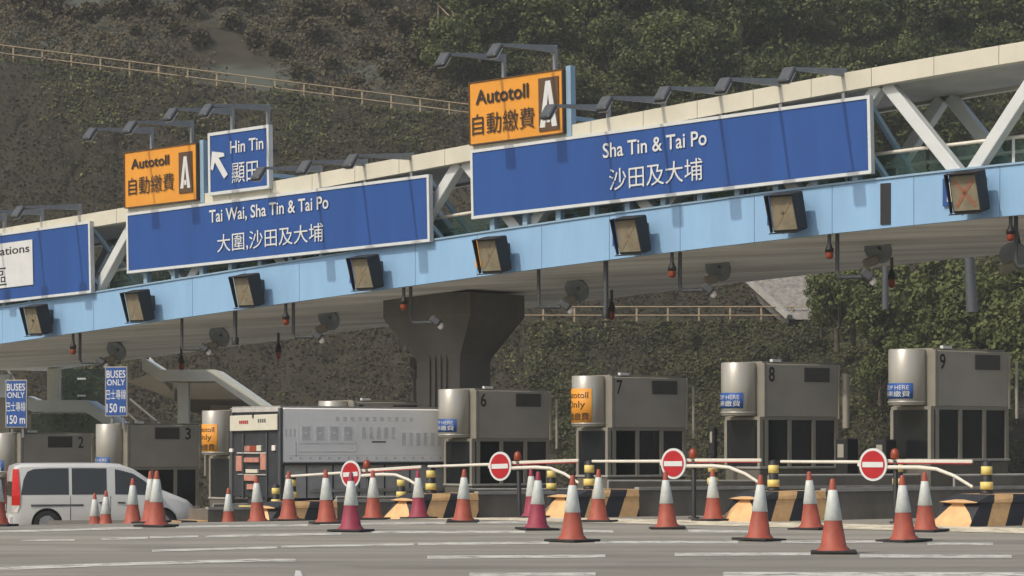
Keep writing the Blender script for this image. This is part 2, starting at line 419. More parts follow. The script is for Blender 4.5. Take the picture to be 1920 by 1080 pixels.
# ------------------------------------------------------------------ hillside
def hill_mat():
    m = mat('cut_slope', (0.034, 0.030, 0.019), 0.95, var=0.25, scale=0.8, bump=0.6, bscale=3)
    n, l = m.node_tree.nodes, m.node_tree.links
    b = n['Principled BSDF']; old = b.inputs['Base Color'].links[0].from_socket
    tc = n.new('ShaderNodeTexCoord'); sp = n.new('ShaderNodeSeparateXYZ'); l.new(tc.outputs['Object'], sp.inputs[0])
    mp = n.new('ShaderNodeMapping'); mp.inputs['Rotation'].default_value = (0, R_(-40), 0); mp.inputs['Scale'].default_value = (0.10, 0.0, 0.42)
    l.new(tc.outputs['Object'], mp.inputs[0])
    tx = n.new('ShaderNodeTexNoise'); tx.inputs['Scale'].default_value = 1.0; tx.inputs['Detail'].default_value = 5; l.new(mp.outputs[0], tx.inputs[0])
    st = n.new('ShaderNodeMapRange'); st.inputs[1].default_value = 0.46; st.inputs[2].default_value = 0.56; l.new(tx.outputs[0], st.inputs[0])
    yz = n.new('ShaderNodeMapRange'); yz.inputs[1].default_value = 169.5; yz.inputs[2].default_value = 171; l.new(sp.outputs[1], yz.inputs[0])
    xl = n.new('ShaderNodeMapRange'); xl.inputs[1].default_value = 4; xl.inputs[2].default_value = -4; l.new(sp.outputs[0], xl.inputs[0])
    a = n.new('ShaderNodeMath'); a.operation = 'MULTIPLY'; l.new(st.outputs[0], a.inputs[0]); l.new(yz.outputs[0], a.inputs[1])
    a2 = n.new('ShaderNodeMath'); a2.operation = 'MULTIPLY'; l.new(a.outputs[0], a2.inputs[0]); l.new(xl.outputs[0], a2.inputs[1])
    mx = n.new('ShaderNodeMix'); mx.data_type = 'RGBA'; mx.inputs[7].default_value = (0.068, 0.076, 0.060, 1)
    l.new(a2.outputs[0], mx.inputs[0]); l.new(old, mx.inputs[6]); l.new(mx.outputs[2], b.inputs['Base Color'])
    return m
M['hill'] = hill_mat()
hx = list(np.arange(-95, 96, 1.0)); hy = list(np.arange(147, 215, 0.7)) + list(np.arange(215, 300, 3.0))
tag(grid_mesh('hillside', hx, hy, terrain, 'hill'), 'steep benched cutting behind the toll plaza', 'hill', kind='structure')

LEAF = {'vine': leaf_mat('dry_vine_leaves', [(0.026, 0.021, 0.012), (0.040, 0.033, 0.019), (0.054, 0.045, 0.025), (0.066, 0.061, 0.028)]),
        'green': leaf_mat('tree_leaves', [(0.021, 0.027, 0.010), (0.050, 0.062, 0.020), (0.100, 0.115, 0.037), (0.18, 0.19, 0.072)], 0.2),
        'bright': leaf_mat('bright_bush_leaves', [(0.04, 0.05, 0.016), (0.075, 0.09, 0.026), (0.115, 0.13, 0.042), (0.18, 0.19, 0.075)], 0.25),
        'olivegreen': leaf_mat('olive_green_creeper', [(0.026, 0.026, 0.012), (0.046, 0.046, 0.019), (0.066, 0.066, 0.026), (0.095, 0.098, 0.04)]),
        'olive': leaf_mat('olive_shrub_leaves', [(0.040, 0.033, 0.021), (0.068, 0.055, 0.032), (0.092, 0.077, 0.042), (0.105, 0.102, 0.05)])}
def quads(name, P, Nn, size, m, jit=0.9):
    """many leaf faces; P points, Nn preferred normals"""
    n = len(P)
    nn = Nn + rng.normal(0, jit, (n, 3)); nn /= np.linalg.norm(nn, axis=1)[:, None] + 1e-9
    a = rng.normal(0, 1, (n, 3)); u = np.cross(nn, a); u /= np.linalg.norm(u, axis=1)[:, None] + 1e-9
    v = np.cross(nn, u); s = (size * rng.uniform(0.55, 1.3, n))[:, None]; asp = rng.uniform(0.45, 0.9, n)[:, None]
    V = np.empty((n, 4, 3)); V[:, 0] = P - u * s; V[:, 1] = P - v * s * asp; V[:, 2] = P + u * s; V[:, 3] = P + v * s * asp
    me = bpy.data.meshes.new(name)
    me.vertices.add(4 * n); me.vertices.foreach_set('co', V.reshape(-1).astype(np.float32))
    me.loops.add(4 * n); me.loops.foreach_set('vertex_index', np.arange(4 * n, dtype=np.int32))
    me.polygons.add(n); me.polygons.foreach_set('loop_start', np.arange(0, 4 * n, 4, dtype=np.int32))
    try: me.polygons.foreach_set('loop_total', np.full(n, 4, dtype=np.int32))
    except Exception: pass
    me.materials.append(m); me.update(calc_edges=True); me.validate()
    return me
def cover(name, label, n, x0, x1, y0, y1, m, size, dens, lift=0.14, kind_='stuff', cat='ground cover', jit=0.5, mound=0.9):
    P = []
    while len(P) < n:
        X, Y = random.uniform(x0, x1), random.uniform(y0, y1)
        if random.random() > dens(X, Y): continue
        md = max(0.0, noise.noise(Vector((X * 0.75, Y * 0.75, terrain(X, Y) * 0.6))) + 0.12) * mound
        P.append((X, Y - random.uniform(0, lift) * 0.6 - md * random.uniform(0.5, 1), terrain(X, Y) + random.uniform(-0.1, lift) + md * 0.5))
    P = np.array(P)
    o = bpy.data.objects.new(name, quads(name, P, np.tile([[-0.1, -0.8, 0.55]], (n, 1)), size, m, jit)); C.objects.link(o)
    return tag(o, label, cat, kind=kind_)
nz = lambda X, Y, s, k: noise.noise(Vector((X * s, Y * s, k)))
cl = lambda t: min(1, max(0, t))
cover('vine_cover', 'dry brown creepers over the steep faces of the cutting', 100000, -46, 40, 151.6, 170.6, LEAF['vine'], 0.115,
      lambda X, Y: 0.1 if 160.3 < Y < 161.8 else cl(0.85 + 0.5 * nz(X, Y, 0.25, 1)))
cover('green_creeper', 'patches of green creeper along the benches of the cutting', 26000, -46, 40, 152, 173, LEAF['green'], 0.115,
      lambda X, Y: cl((1.0 if Y > 168.2 and Y < 172 else 0.0) * 0.8 + (nz(X, Y, 0.16, 5) - 0.12) * 2.2 + (0.45 if Y < 160 and 4 < X < 28 else 0)))
cover('hanging_creeper', 'olive green creeper hanging over the lower wall of the cutting below the tan handrail', 24000, 1, 31, 153, 160.2, LEAF['olivegreen'], 0.115,
      lambda X, Y: cl(0.25 + (Y - 153) / 7 * 0.5 + nz(X, Y, 0.3, 15)))
cover('slope_grass', 'brown and olive scrub growing through the sprayed upper slope', 86000, -50, 12, 171.6, 190, LEAF['olive'], 0.13,
      lambda X, Y: cl((nz(X * 1.0 + (Y - 170) * 0.6, Y * 0.35, 0.14, 9) + 0.18) * 2.6 + 0.36 + (0.5 if X > -6 else 0)), lift=0.4)
cover('forest_floor', 'dark undergrowth below the trees on the upper slope', 36000, -2, 48, 171.6, 200, LEAF['green'], 0.16,
      lambda X, Y: 0.9, lift=0.7, cat='undergrowth')

# trees and shrubs: a few prototypes, copied one by one
def crown_mesh(seed, R, H, nclump, nleaf, size, m, flat=0.5):
    r = np.random.default_rng(seed); P, Nn = [], []
    for i in range(nclump):
        d = r.normal(0, 1, 3); d /= np.linalg.norm(d)
        c = d * np.array([R, R, H / 2]) * r.uniform(0.35, 0.92); c[2] += H / 2
        cr = R * r.uniform(0.22, 0.42)
        k = int(nleaf * r.uniform(0.6, 1.4) / nclump)
        q = r.normal(0, 1, (k, 3)); q /= np.linalg.norm(q, axis=1)[:, None]
        rad = cr * r.uniform(0.3, 1.0, (k, 1)) ** 0.5
        P.append(c + q * rad * np.array([1, 1, 0.8])); Nn.append(q + np.array([0, 0, 0.5]))
    return quads('crown', np.vstack(P), np.vstack(Nn), size, m, 0.55)
def make_tree(kind, seed, R, H, trunk, nclump, nleaf, size, m):
    t = empty(kind, (0, 0, 0))
    tb = MB(); top = Vector((0.15 * R * math.sin(seed), 0.15 * R * math.cos(seed), trunk + H * 0.55))
    tb.tube([(0, 0, -0.8), (0.05, 0, trunk * 0.5), (top.x * 0.5, top.y * 0.5, trunk), top], [0.05 * R + 0.06, 0.04 * R + 0.05, 0.035 * R + 0.03, 0.03], n=8)
    for k in range(5):
        a = k * 1.3 + seed; s = Vector((top.x * 0.4, top.y * 0.4, trunk * (0.75 + 0.08 * k)))
        tb.tube([s, s + Vector((math.cos(a) * R * 0.35, math.sin(a) * R * 0.35, H * 0.22)), s + Vector((math.cos(a) * R * 0.65, math.sin(a) * R * 0.65, H * 0.42))], [0.05 + 0.012 * R, 0.04, 0.015], n=6)
    tb.build('trunk', 'bark', t)
    me = crown_mesh(seed, R, H, nclump, nleaf, size, m)
    c = bpy.data.objects.new('crown', me); C.objects.link(c); c.parent = t; c.location = (0, 0, trunk)
    return t
PROTO = {}
def plant(kind, key, mk_args, pos, sc, label, group, cat, rz=None, sz=None):
    if key not in PROTO: PROTO[key] = make_tree(kind, *mk_args); o = PROTO[key]
    else: o = copy_tree(PROTO[key])
    o.location = pos; o.rotation_euler = (0, 0, random.uniform(0, 6.28) if rz is None else rz)
    o.scale = (sc, sc, sc * (sz or random.uniform(0.85, 1.15))); tag(o, label, cat, group); return o
BIG = [('big%d' % i, (11 + i * 7, 2.6, 4.6, 1.0, 34, 4200, 0.135, LEAF['green'])) for i in range(3)]
BR = [('bright%d' % i, (5 + i * 5, 1.9, 3.4, 0.5, 26, 3400, 0.12, LEAF['bright'])) for i in range(2)]
OL = [('olive%d' % i, (31 + i * 3, 0.9, 1.1, 0.15, 12, 620, 0.10, LEAF['olive'])) for i in range(2)]
n_ = 0
for row in range(6):
    for i in range(12):
        X = -4 + i * 4.3 + (row % 2) * 2.1 + random.uniform(-1.2, 1.2); Y = 174.5 + row * 4.6 + random.uniform(-1.2, 1.2)
        if X < -6 + row * 0.4 or X > 46: continue
        k = BIG[n_ % 3]; n_ += 1
        plant('forest_tree', k[0], k[1], (X, Y, terrain(X, Y) - 0.2), random.uniform(0.75, 1.3), 'dark green tree of the wood on the slope above the white roof', 'trees of the wood on the upper slope', 'tree')
for px, py, D, s in [(1570, 560, 150, 1.0), (1640, 600, 147, 0.9), (1705, 590, 150, 1.25), (1765, 570, 149, 1.3), (1830, 585, 147, 1.25), (1895, 560, 149, 1.5), (1950, 590, 147, 1.3), (1740, 655, 146, 1.0),
                     (1810, 670, 146, 1.0), (1880, 660, 145, 1.2), (1930, 690, 145, 1.0), (1690, 655, 147, 0.8), (1990, 560, 148, 1.5), (1600, 560, 152, 0.9), (1540, 575, 153, 0.6), (1670, 560, 152, 1.0), (1720, 700, 145, 1.1), (1790, 720, 144, 1.1), (1860, 730, 144, 1.2), (1910, 640, 145, 1.1), (1680, 625, 149, 0.9), (1650, 690, 147, 0.7), (1750, 610, 150, 1.1), (1845, 630, 149, 1.1)]:
    p = at(px, py, D); h_ = 2.2 * s
    plant('bushy_tree', BR[n_ % 2][0], BR[n_ % 2][1], (p.x, p.y, p.z - h_), s * 1.12, 'bright green bushy tree behind booth nine at the right edge', 'bushy trees at the right below the footbridge', 'tree', sz=1.1); n_ += 1
for px, py, s in [(30, 22, 1), (80, 12, 1.4), (105, 22, 1.3), (140, 38, 1.1), (62, 55, .9), (170, 30, 1.2), (190, 78, .8), (215, 30, 1.2), (260, 22, 1.3), (300, 45, 1.1), (345, 30, 1.4), (330, 70, 1), (375, 85, 1.1),
                  (400, 30, 1.5), (430, 60, 1.3), (455, 35, 1.4), (480, 90, 1.2), (520, 110, 1.2), (545, 55, 1.5), (590, 90, 1.4), (620, 130, 1.2), (650, 60, 1.5), (690, 110, 1.4), (730, 150, 1.1), (745, 60, 1.5),
                  (120, 68, .8), (250, 70, .8), (560, 150, 1), (660, 160, 1), (780, 120, 1.4), (600, 30, 1.5), (700, 30, 1.5), (800, 60, 1.5)]:
    p = hit(px, py)
    plant('shrub', OL[n_ % 2][0], OL[n_ % 2][1], (p.x, p.y, terrain(p.x, p.y) - 0.1), s * 1.1, 'low brown and olive shrub on the grey sprayed slope above the upper handrail', 'shrubs on the upper left slope', 'shrub'); n_ += 1

# handrails on the benches
def handrail(name, label, pts, h=1.1, step=2.0, group=None):
    base = Vector(pts[0]); e = empty(name, base); tag(e, label, 'handrail', group)
    L = [Vector(p) for p in pts]; pos = []; d = 0.0; nxt = 0.0
    for a, b in zip(L, L[1:]):
        ln = (b - a).length
        while nxt <= d + ln: pos.append(a + (b - a) * ((nxt - d) / ln)); nxt += step
        d += ln
    for p in pos:
        MB().box(p + Vector((0, 0, h / 2 - 0.1)), (0.11, 0.11, h + 0.2)).build('post', 'rail_tan', e, base)
    for z in (h, h * 0.5):
        MB().tube([p + Vector((0, -0.06, z)) for p in pos], 0.045, n=6).build('rail', 'rail_tan', e, base)
    return e
handrail('handrail', 'long tan handrail along the upper bench, sloping down from the top left corner', [(x, 170.4, prof(x, 170.4)) for x in np.arange(-40, 2.1, 2)])
handrail('handrail', 'tan handrail along the lower bench, right of the bridge pier', [(x, 160.3, prof(x, 160.3)) for x in np.arange(-12, 25.9, 2)])
sp_ = [hit(795, 2), hit(835, 45), hit(890, 98)]
handrail('handrail', 'dark sloping handrail of a hill path at the top, left of the large orange sign', [(p.x, p.y - 0.4, p.z + 0.2) for p in sp_], step=2.4)
# stone chute down the cutting
def chute_pt(px, py):
    p = hit(px, py); return Vector((p.x, p.y - 0.25, p.z + 0.1))
ch = empty('drainage_chute', chute_pt(1440, 570)); tag(ch, 'pale stone pitched drainage chute slanting down the cutting beside the green bushes', 'drain')
b0 = ch.location
A, B, Cc, D_ = [chute_pt(*q) for q in ((1380, 520), (1512, 520), (1556, 611), (1478, 611))]
cm = MB(); n = 12; v = []
for i in range(n + 1):
    t = i / n; l_, r__ = A.lerp(D_, t), B.lerp(Cc, t)
    for q in (l_, r__): v += [q + Vector((0, -0.15, 0.15)), q + Vector((0, 0.5, -0.4))]
cm.add(v, [f for i in range(n) for f in ((4 * i, 4 * i + 2, 4 * i + 6, 4 * i + 4), (4 * i, 4 * i + 4, 4 * i + 5, 4 * i + 1), (4 * i + 2, 4 * i + 3, 4 * i + 7, 4 * i + 6))])
cm.build('pitching', 'chute', ch, b0)
for a, b in ((A, D_), (B, Cc)):
    MB().bar(a + Vector((0, -0.3, 0.3)), b + Vector((0, -0.3, 0.3)), 0.35, 0.4).build('kerb', 'edge', ch, b0)
# lamp posts on the bench behind the bridge
for px, y0, y1, lb in ((1815, 450, 585, 'tapered dark lamp post against the bushes at the right'), (1660, 470, 580, 'thin dark pole behind the round floodlight second from right')):
    p0, p1 = at(px + (8 if px > 1700 else 0), y1, 120), at(px, y0, 120)
    e = empty('lamp_post', p0); tag(e, lb, 'post')
    MB().tube([p0, p1], [0.3, 0.2] if px > 1700 else [0.17, 0.15], n=10).build('pole', 'dark_steel', e, p0)
    MB().lathe([(0.22, 0), (0.24, 0.1), (0.02, 0.35)], p1, 12).build('pole_cap', 'dark_steel', e, p0)

# ------------------------------------------------------------------ the covered footbridge
_sn = np.array([-3.5, -0.31, 1.145, 2.7, 4.17, 7.36, 10]); _sz = np.array([5.0, 5.29, 5.13, 4.72, 4.32, 3.37, 2.5])
_rn = np.array([-3.5, -0.31, 0.37, 3.25, 6.12, 7.36, 10]); _rz = np.array([9.1, 9.24, 9.12, 8.2, 7.41, 7.1, 6.3])
_ps = np.polyfit(_sn, _sz, 4); _pr = np.polyfit(_rn, _rz, 4)
zs = lambda n: float(np.polyval(_ps, n)) + CAM          # underside of the blue fascia
zr = lambda n: float(np.polyval(_pr, n)) + CAM          # top of the cream roof edge
def BP(n, off, z): return Vector((10.56 - 3.7 * n + PERP.x * off, 58 + 3.17 * n + PERP.y * off, z))
def bn(px, off=0.0):
    u = (px - HX) / F
    return (10.56 + PERP.x * off - u * (58 + PERP.y * off)) / (3.7 + 3.17 * u)
def bpix(px, py, off=0.0):
    n = bn(px, off); D = 58 + 3.17 * n + PERP.y * off
    return BP(n, off, CAM + (HY - py) * D / F)
bnx = lambda p: (Vector((10.56, 58, 0)) - Vector((p.x, p.y, 0))).dot(Vector((.759, -.651, 0))) / (3.7 * .759 + 3.17 * .651)
NS = [-3.0 + 0.47 * i for i in range(27)]
bb = BP(-0.5, 0, zs(-0.5)); br = empty('footbridge', bb)
tag(br, 'covered footbridge with pale blue fascia and white trusses spanning the toll lanes', 'footbridge')
def ribbon(sec, ns, m, name, smooth=False, parent=br):
    """sweep a section [(off, zfunc)] along the bridge"""
    q = MB(); k = len(sec)
    v = [BP(n, o, zf(n)) for n in ns for o, zf in sec]
    f = [(i * k + j, i * k + (j + 1) % k, (i + 1) * k + (j + 1) % k, (i + 1) * k + j) for i in range(len(ns) - 1) for j in range(k)]
    f += [tuple(range(k)), tuple(range((len(ns) - 1) * k, len(ns) * k))]
    q.add(v, f); return q.build(name, m, parent, bb)
HF = 1.16
def fz(d): return lambda n: zs(n) + d
# fascia built of panels with open joints
fm = MB()
for a, b_ in zip(NS, NS[1:]):
    g = 0.0014
    sec = [(0, fz(0)), (0, fz(HF)), (0.12, fz(HF)), (0.12, fz(0))]
    a2, b2 = a + g, b_ - g
    v = [BP(n, o, zf(n)) for n in (a2, b2) for o, zf in sec]
    fm.add(v, [(0, 1, 5, 4), (1, 2, 6, 5), (2, 3, 7, 6), (3, 0, 4, 7), (0, 1, 2, 3), (4, 5, 6, 7)])
fm.build('fascia', 'fascia', br, bb)
ribbon([(0.13, fz(0.04)), (0.13, fz(HF - 0.03)), (3.5, fz(HF - 0.03)), (9.3, fz(0.55)), (9.3, fz(0.1))], NS, 'soffit', 'deck')
ribbon([(-0.04, fz(HF + 0.003)), (-0.04, fz(HF + 0.05)), (0.2, fz(HF + 0.05)), (0.2, fz(HF + 0.003))], NS, 'blue_steel', 'coping')
q = MB(); nb = bn(1661); q.hexa([BP(nb + d, -o, zs(nb) + z) for z in (0.08, 1.06) for d, o in ((0.028, 0.03), (-0.028, 0.03), (-0.028, -0.05), (0.028, -0.05))]); q.build('joint_cover', 'black', br, bb)
rz_ = lambda d: (lambda n: zr(n) + d)
rm = MB()
RN = [-3.0 + 0.47 * 0.75 * i for i in range(36)]
for a, b_ in zip(RN, RN[1:]):
    sec = [(-0.05, rz_(-0.44)), (-0.05, rz_(0)), (0.25, rz_(0.02)), (0.25, rz_(-0.44))]
    v = [BP(n, o, zf(n)) for n in (a + 0.0015, b_ - 0.0015) for o, zf in sec]
    rm.add(v, [(0, 1, 5, 4), (1, 2, 6, 5), (2, 3, 7, 6), (3, 0, 4, 7), (0, 1, 2, 3), (4, 5, 6, 7)])
rm.build('roof_edge', 'cream', br, bb)
ribbon([(0.26, rz_(-0.36)), (0.26, rz_(-0.04)), (3.3, rz_(-0.04)), (3.3, rz_(-0.36))], NS, 'roof_under', 'roof')
ribbon([(3.32, rz_(-0.44)), (3.32, rz_(0)), (3.5, rz_(0)), (3.5, rz_(-0.44))], NS, 'cream', 'rear_roof_edge')
for off, side in ((0.30, -1), (3.2, 1)):
    for k in range(-3, 11):
        nbk = 0.035 + 0.923 * k
        for s in (-0.4615, 0.4615):
            a, b_ = BP(nbk + s * 0.06, off, zs(nbk) + HF - 0.1), BP(nbk + s * 0.95, off, zr(nbk + s) - 0.40)
            MB().bar(a, b_, 0.30, 0.30, side=PERP).build('truss_diagonal', 'white', br, bb)
for off in (0.62, 2.95):
    hz = HF + 0.72
    MB().tube([BP(n, off, zs(n) + hz) for n in NS], 0.045, n=8).build('deck_handrail', 'pole_w', br, bb)
    gm = MB()
    for a, b_ in zip(NS, NS[1:]):
        gm.hexa([BP(n, off + o, zs(n) + z) for z in (HF + 0.02, hz - 0.06) for n, o in ((a + .01, 0), (b_ - .01, 0), (b_ - .01, 0.02), (a + .01, 0.02))])
    gm.build('glass_balustrade', 'clear', br, bb)
    for n in NS[::2]:
        MB().box(BP(n, off, zs(n) + HF + 0.34), (0.06, 0.06, 0.7)).build('baluster', 'white', br, bb)
# pier
pb = Vector((-1.72, 73.6, ground(-1.72, 73.6))); pi_ = empty('bridge_pier', pb); tag(pi_, 'flared fluted concrete pier under the footbridge, behind booth six', 'pier')
zt = zs(4.0) + 0.08; X_, Y_ = ROW, PERP
def prow(r, z, d): return [pb * 0 + Vector((pb.x, pb.y, 0)) + ROW * x + PERP * y + Vector((0, 0, z)) for x, y in ((-r, -d), (r, -d), (r, d), (-r, d))]
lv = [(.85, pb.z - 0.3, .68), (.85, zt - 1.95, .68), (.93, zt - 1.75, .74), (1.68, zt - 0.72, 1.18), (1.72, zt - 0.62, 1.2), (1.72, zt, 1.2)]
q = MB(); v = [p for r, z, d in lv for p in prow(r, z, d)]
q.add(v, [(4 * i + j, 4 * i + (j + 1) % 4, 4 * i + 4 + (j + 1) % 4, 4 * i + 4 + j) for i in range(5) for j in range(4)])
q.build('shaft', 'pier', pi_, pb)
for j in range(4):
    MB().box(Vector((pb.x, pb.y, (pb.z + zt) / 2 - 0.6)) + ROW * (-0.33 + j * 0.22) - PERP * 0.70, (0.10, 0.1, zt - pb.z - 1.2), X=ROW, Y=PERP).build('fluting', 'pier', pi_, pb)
p2 = at(797, 838, 80); p2.z = ground(p2.x, p2.y); e = empty('fluted_column', p2); tag(e, 'small pale ribbed concrete column left of the flared bridge pier', 'column')
h_ = at(797, 690, 80).z - p2.z
MB().box(p2 + Vector((0, 0, h_ / 2)), (0.74, 0.6, h_), bev=0.04).build('shaft', 'pier', e, p2)
for j in range(4): MB().box(p2 + Vector((-0.24 + j * 0.16, -0.315, h_ / 2 - 0.1)), (0.08, 0.06, h_ - 0.5)).build('rib', 'edge', e, p2)
MB().box(p2 + Vector((0, 0, h_ + 0.18)), (0.95, 0.8, 0.34), bev=0.04).build('cap', 'pier', e, p2)

# ------------------------------------------------------------------ signs on the bridge
class Frame:
    def __init__(s, tl, bl, tr, br_, off):
        A, B = bpix(*bl, off), bpix(*br_, off); Tl, Tr = bpix(*tl, off), bpix(*tr, off)
        s.o = A; s.u = (B - A).normalized(); s.w = (B - A).length
        s.n = -PERP; v = s.u.cross(s.n) * -1
        if v.z < 0: v = -v
        s.v = v.normalized(); s.h = ((Tl - A).dot(s.v) + (Tr - B).dot(s.v)) / 2
        s.n = s.u.cross(s.v); 
        if s.n.dot(PERP) > 0: s.n = -s.n
    def p(s, x, y, d=0.0): return s.o + s.u * x + s.v * y + s.n * d
    def px(s, X, Y):          # where a sight line meets the sign face
        d = Vector(((X - HX) / F, 1, (HY - Y) / F)); c = Vector((0, 0, CAM))
        t = (s.o - c).dot(s.n) / d.dot(s.n); q = c + d * t - s.o
        return q.dot(s.u), q.dot(s.v)
    def bb(s, lb, rt):
        a, b = s.px(*lb), s.px(*rt); return (a[0], a[1], b[0], b[1])
def board(name, label, fr, face, framem, depth, rim=0.07, cat='sign', legs=0, struts=()):
    base = fr.p(fr.w / 2, 0, -depth); e = empty(name, base); tag(e, label, cat)
    q = MB(); q.box(fr.p(fr.w / 2, fr.h / 2, -depth / 2 - 0.01), (fr.w - 0.02, fr.h - 0.02, depth - 0.02), X=fr.u, Y=fr.v, Z=fr.n); q.build('panel', face, e, base)
    q = MB(); r = rim
    for x, y, a, b in ((fr.w / 2, r / 2, fr.w, r), (fr.w / 2, fr.h - r / 2, fr.w, r), (r / 2, fr.h / 2, r, fr.h - 2 * r), (fr.w - r / 2, fr.h / 2, r, fr.h - 2 * r)):
        q.box(fr.p(x, y, -depth / 2), (a, b, depth + 0.01), X=fr.u, Y=fr.v, Z=fr.n)
    q.build('frame', framem, e, base)
    for i in range(legs):
        x = fr.w * (i + 0.5) / legs
        pt = fr.p(x, 0.25, -depth - 0.14); n = bnx(pt); a = BP(n, (pt - BP(n, 0, pt.z)).dot(PERP), zs(n) + HF + 0.05)
        MB().bar(a, Vector((a.x, a.y, pt.z)), 0.17, 0.2, side=ROW).build('bracket', 'blue_steel', e, base)
    for (x, y0, y1, dd) in struts:
        MB().bar(fr.p(x, y0, -depth), fr.p(x, y1, -dd), 0.12, 0.12).build('strut', 'blue_steel', e, base)
    e['_'] = 0; del e['_']
    return e, base
def letters(e, base, fr, items, m, name='lettering', bold=0.012, d=0.012):
    for body, lb, rt in items:
        q = MB(); q.text(body, fr.bb(lb, rt), fr.p, d, bold=bold if ord(body[-1]) < 500 else 0.0); q.build(name, m, e, base)
OFF = -0.2
f1 = Frame((880, 282), (884, 411), (1631, 178), (1634, 325)  , OFF)
s1, b1 = board('direction_sign', 'long blue sign reading Sha Tin & Tai Po, the largest on the bridge', f1, 'sign_blue', 'white', 0.15, 0.08, legs=11, struts=((f1.w - 0.1, f1.h * 0.9, -0.3, 2.6), (f1.w - 0.1, f1.h * 0.25, -0.3, 1.2), (0.15, f1.h * 0.9, -0.3, 2.6)))
letters(s1, b1, f1, [('Sha Tin & Tai Po', (1131, 297), (1325, 243)), ('沙田及大埔', (1143, 358), (1317, 295))], 'sign_white')
f2 = Frame((235, 400), (238, 513), (803, 327), (806, 453), OFF)
s2, b2 = board('direction_sign', 'long blue sign reading Tai Wai, Sha Tin & Tai Po, in the middle left', f2, 'sign_blue', 'white', 0.15, 0.08, legs=10, struts=((f2.w - 0.1, f2.h * 0.92, -0.3, 2.6), (f2.w - 0.1, f2.h * 0.25, -0.3, 1.2)))
letters(s2, b2, f2, [('Tai Wai, Sha Tin & Tai Po', (393, 422), (616, 366)), ('大圍,沙田及大埔', (408, 475), (606, 417))], 'sign_white')
f3 = Frame((-165, 458), (-163, 586), (168, 417), (171, 549), OFF)
s3, b3 = board('direction_sign', 'blue sign with a white panel, cut off by the left edge', f3, 'sign_blue', 'white', 0.15, 0.08, legs=7, struts=((f3.w - 0.1, f3.h * 0.92, -0.3, 2.6), (f3.w - 0.1, f3.h * 0.2, -0.3, 1.3)))
wl, wb, wr_, wt = f3.bb((-105, 556), (61, 446))
MB().box(f3.p((wl + wr_) / 2, (wb + wt) / 2, 0.004), (wr_ - wl, wt - wb - 0.1, 0.03), X=f3.u, Y=f3.v, Z=f3.n, bev=0.002).build('white_panel', 'sign_white', s3, b3)
letters(s3, b3, f3, [('All destinations', (-86, 491), (56, 457)), ('各區', (-44, 543), (13, 499))], 'sign_black', d=0.024)
fo1 = Frame((877, 157), (880, 273), (1053, 127), (1056, 250), -0.2)
o1, c1 = board('toll_sign', 'large orange Autotoll sign above the left end of the Sha Tin sign', fo1, 'sign_orange', 'sign_brown', 0.16, 0.028, struts=((fo1.w - 0.05, 0.45, 0.45, 2.2), (fo1.w - 0.05, 0.12, 0.12, 1.5)))
letters(o1, c1, fo1, [('Autotoll', (892, 197), (991, 155)), ('自動繳費', (886, 255), (1002, 199))], 'sign_black', bold=0.02)
fo2 = Frame((229, 287), (233, 391), (365, 267), (369, 375), -0.2)
o2, c2 = board('toll_sign', 'smaller darker orange Autotoll sign beside the Hin Tin sign', fo2, 'sign_orange', 'sign_brown', 0.16, 0.028, struts=((fo2.w - 0.05, 0.4, 0.4, 2.0),))
letters(o2, c2, fo2, [('Autotoll', (246, 318), (317, 289)), ('自動繳費', (241, 367), (326, 323))], 'sign_black', bold=0.02)
for e, c, fr, lb, rt, alb, art in ((o1, c1, fo1, (1011, 247), (1047, 142), (1013, 240), (1044, 149)), (o2, c2, fo2, (336, 363), (360, 283), (339, 354), (357, 292))):
    a = fr.bb(lb, rt)
    MB().box(fr.p((a[0] + a[2]) / 2, (a[1] + a[3]) / 2, 0.003), (a[2] - a[0], a[3] - a[1], 0.02), X=fr.u, Y=fr.v, Z=fr.n).build('brown_panel', 'sign_brown', e, c)
    l_, bo, r__, tp = fr.bb(alb, art); w_, h_ = r__ - l_, tp - bo; fl = lambda x, y, d, fr=fr, l_=l_, bo=bo, w_=w_, h_=h_: fr.p(l_ + x * w_, bo + y * h_, d)
    q = MB(); q.extr([(0, 0), (.30, 0), (.5, .72), (.5, 1), (.36, 1)], fl, 0.014, 0.02); q.extr([(.70, 0), (1, 0), (.64, 1), (.5, 1), (.5, .72)], fl, 0.014, 0.02)
    q.extr([(.40, .1), (.60, .1), (.60, .26), (.40, .26)], fl, 0.014, 0.02); q.build('toll_emblem', 'sign_white', e, c)
    MB().box(fr.p(fr.w + 0.1, fr.h / 2, -0.22), (0.16, fr.h + 0.15, 0.2), X=fr.u, Y=fr.v, Z=fr.n).build('post', 'blue_steel', e, c)
fh = Frame((388, 248), (391, 367), (502, 236), (505, 353), -0.2)
hs, hb = board('direction_sign', 'square blue Hin Tin sign with a white arrow pointing up left', fh, 'sign_blue', 'white', 0.16, 0.09, struts=((fh.w - 0.05, 0.4, 0.4, 2.0), (fh.w - 0.05, 0.1, 0.1, 1.4)))
letters(hs, hb, fh, [('Hin Tin', (432, 288), (494, 256)), ('顯田', (435, 344), (484, 300))], 'sign_white')
t_, hd = Vector(fh.px(424, 331)), Vector(fh.px(398, 284)); t_ = Vector((t_[0], t_[1])); hd = Vector((hd[0], hd[1])); ax = (hd - t_).normalized(); pp = Vector((-ax.y, ax.x)); ln = (hd - t_).length
ar = [t_ + pp * .10, t_ + ax * (ln * .66) + pp * .10, t_ + ax * (ln * .52) + pp * .32, t_ + ax * (ln * .62) + pp * .36, hd, t_ + ax * (ln * .62) - pp * .36, t_ + ax * (ln * .52) - pp * .32, t_ + ax * (ln * .66) - pp * .10, t_ - pp * .10]
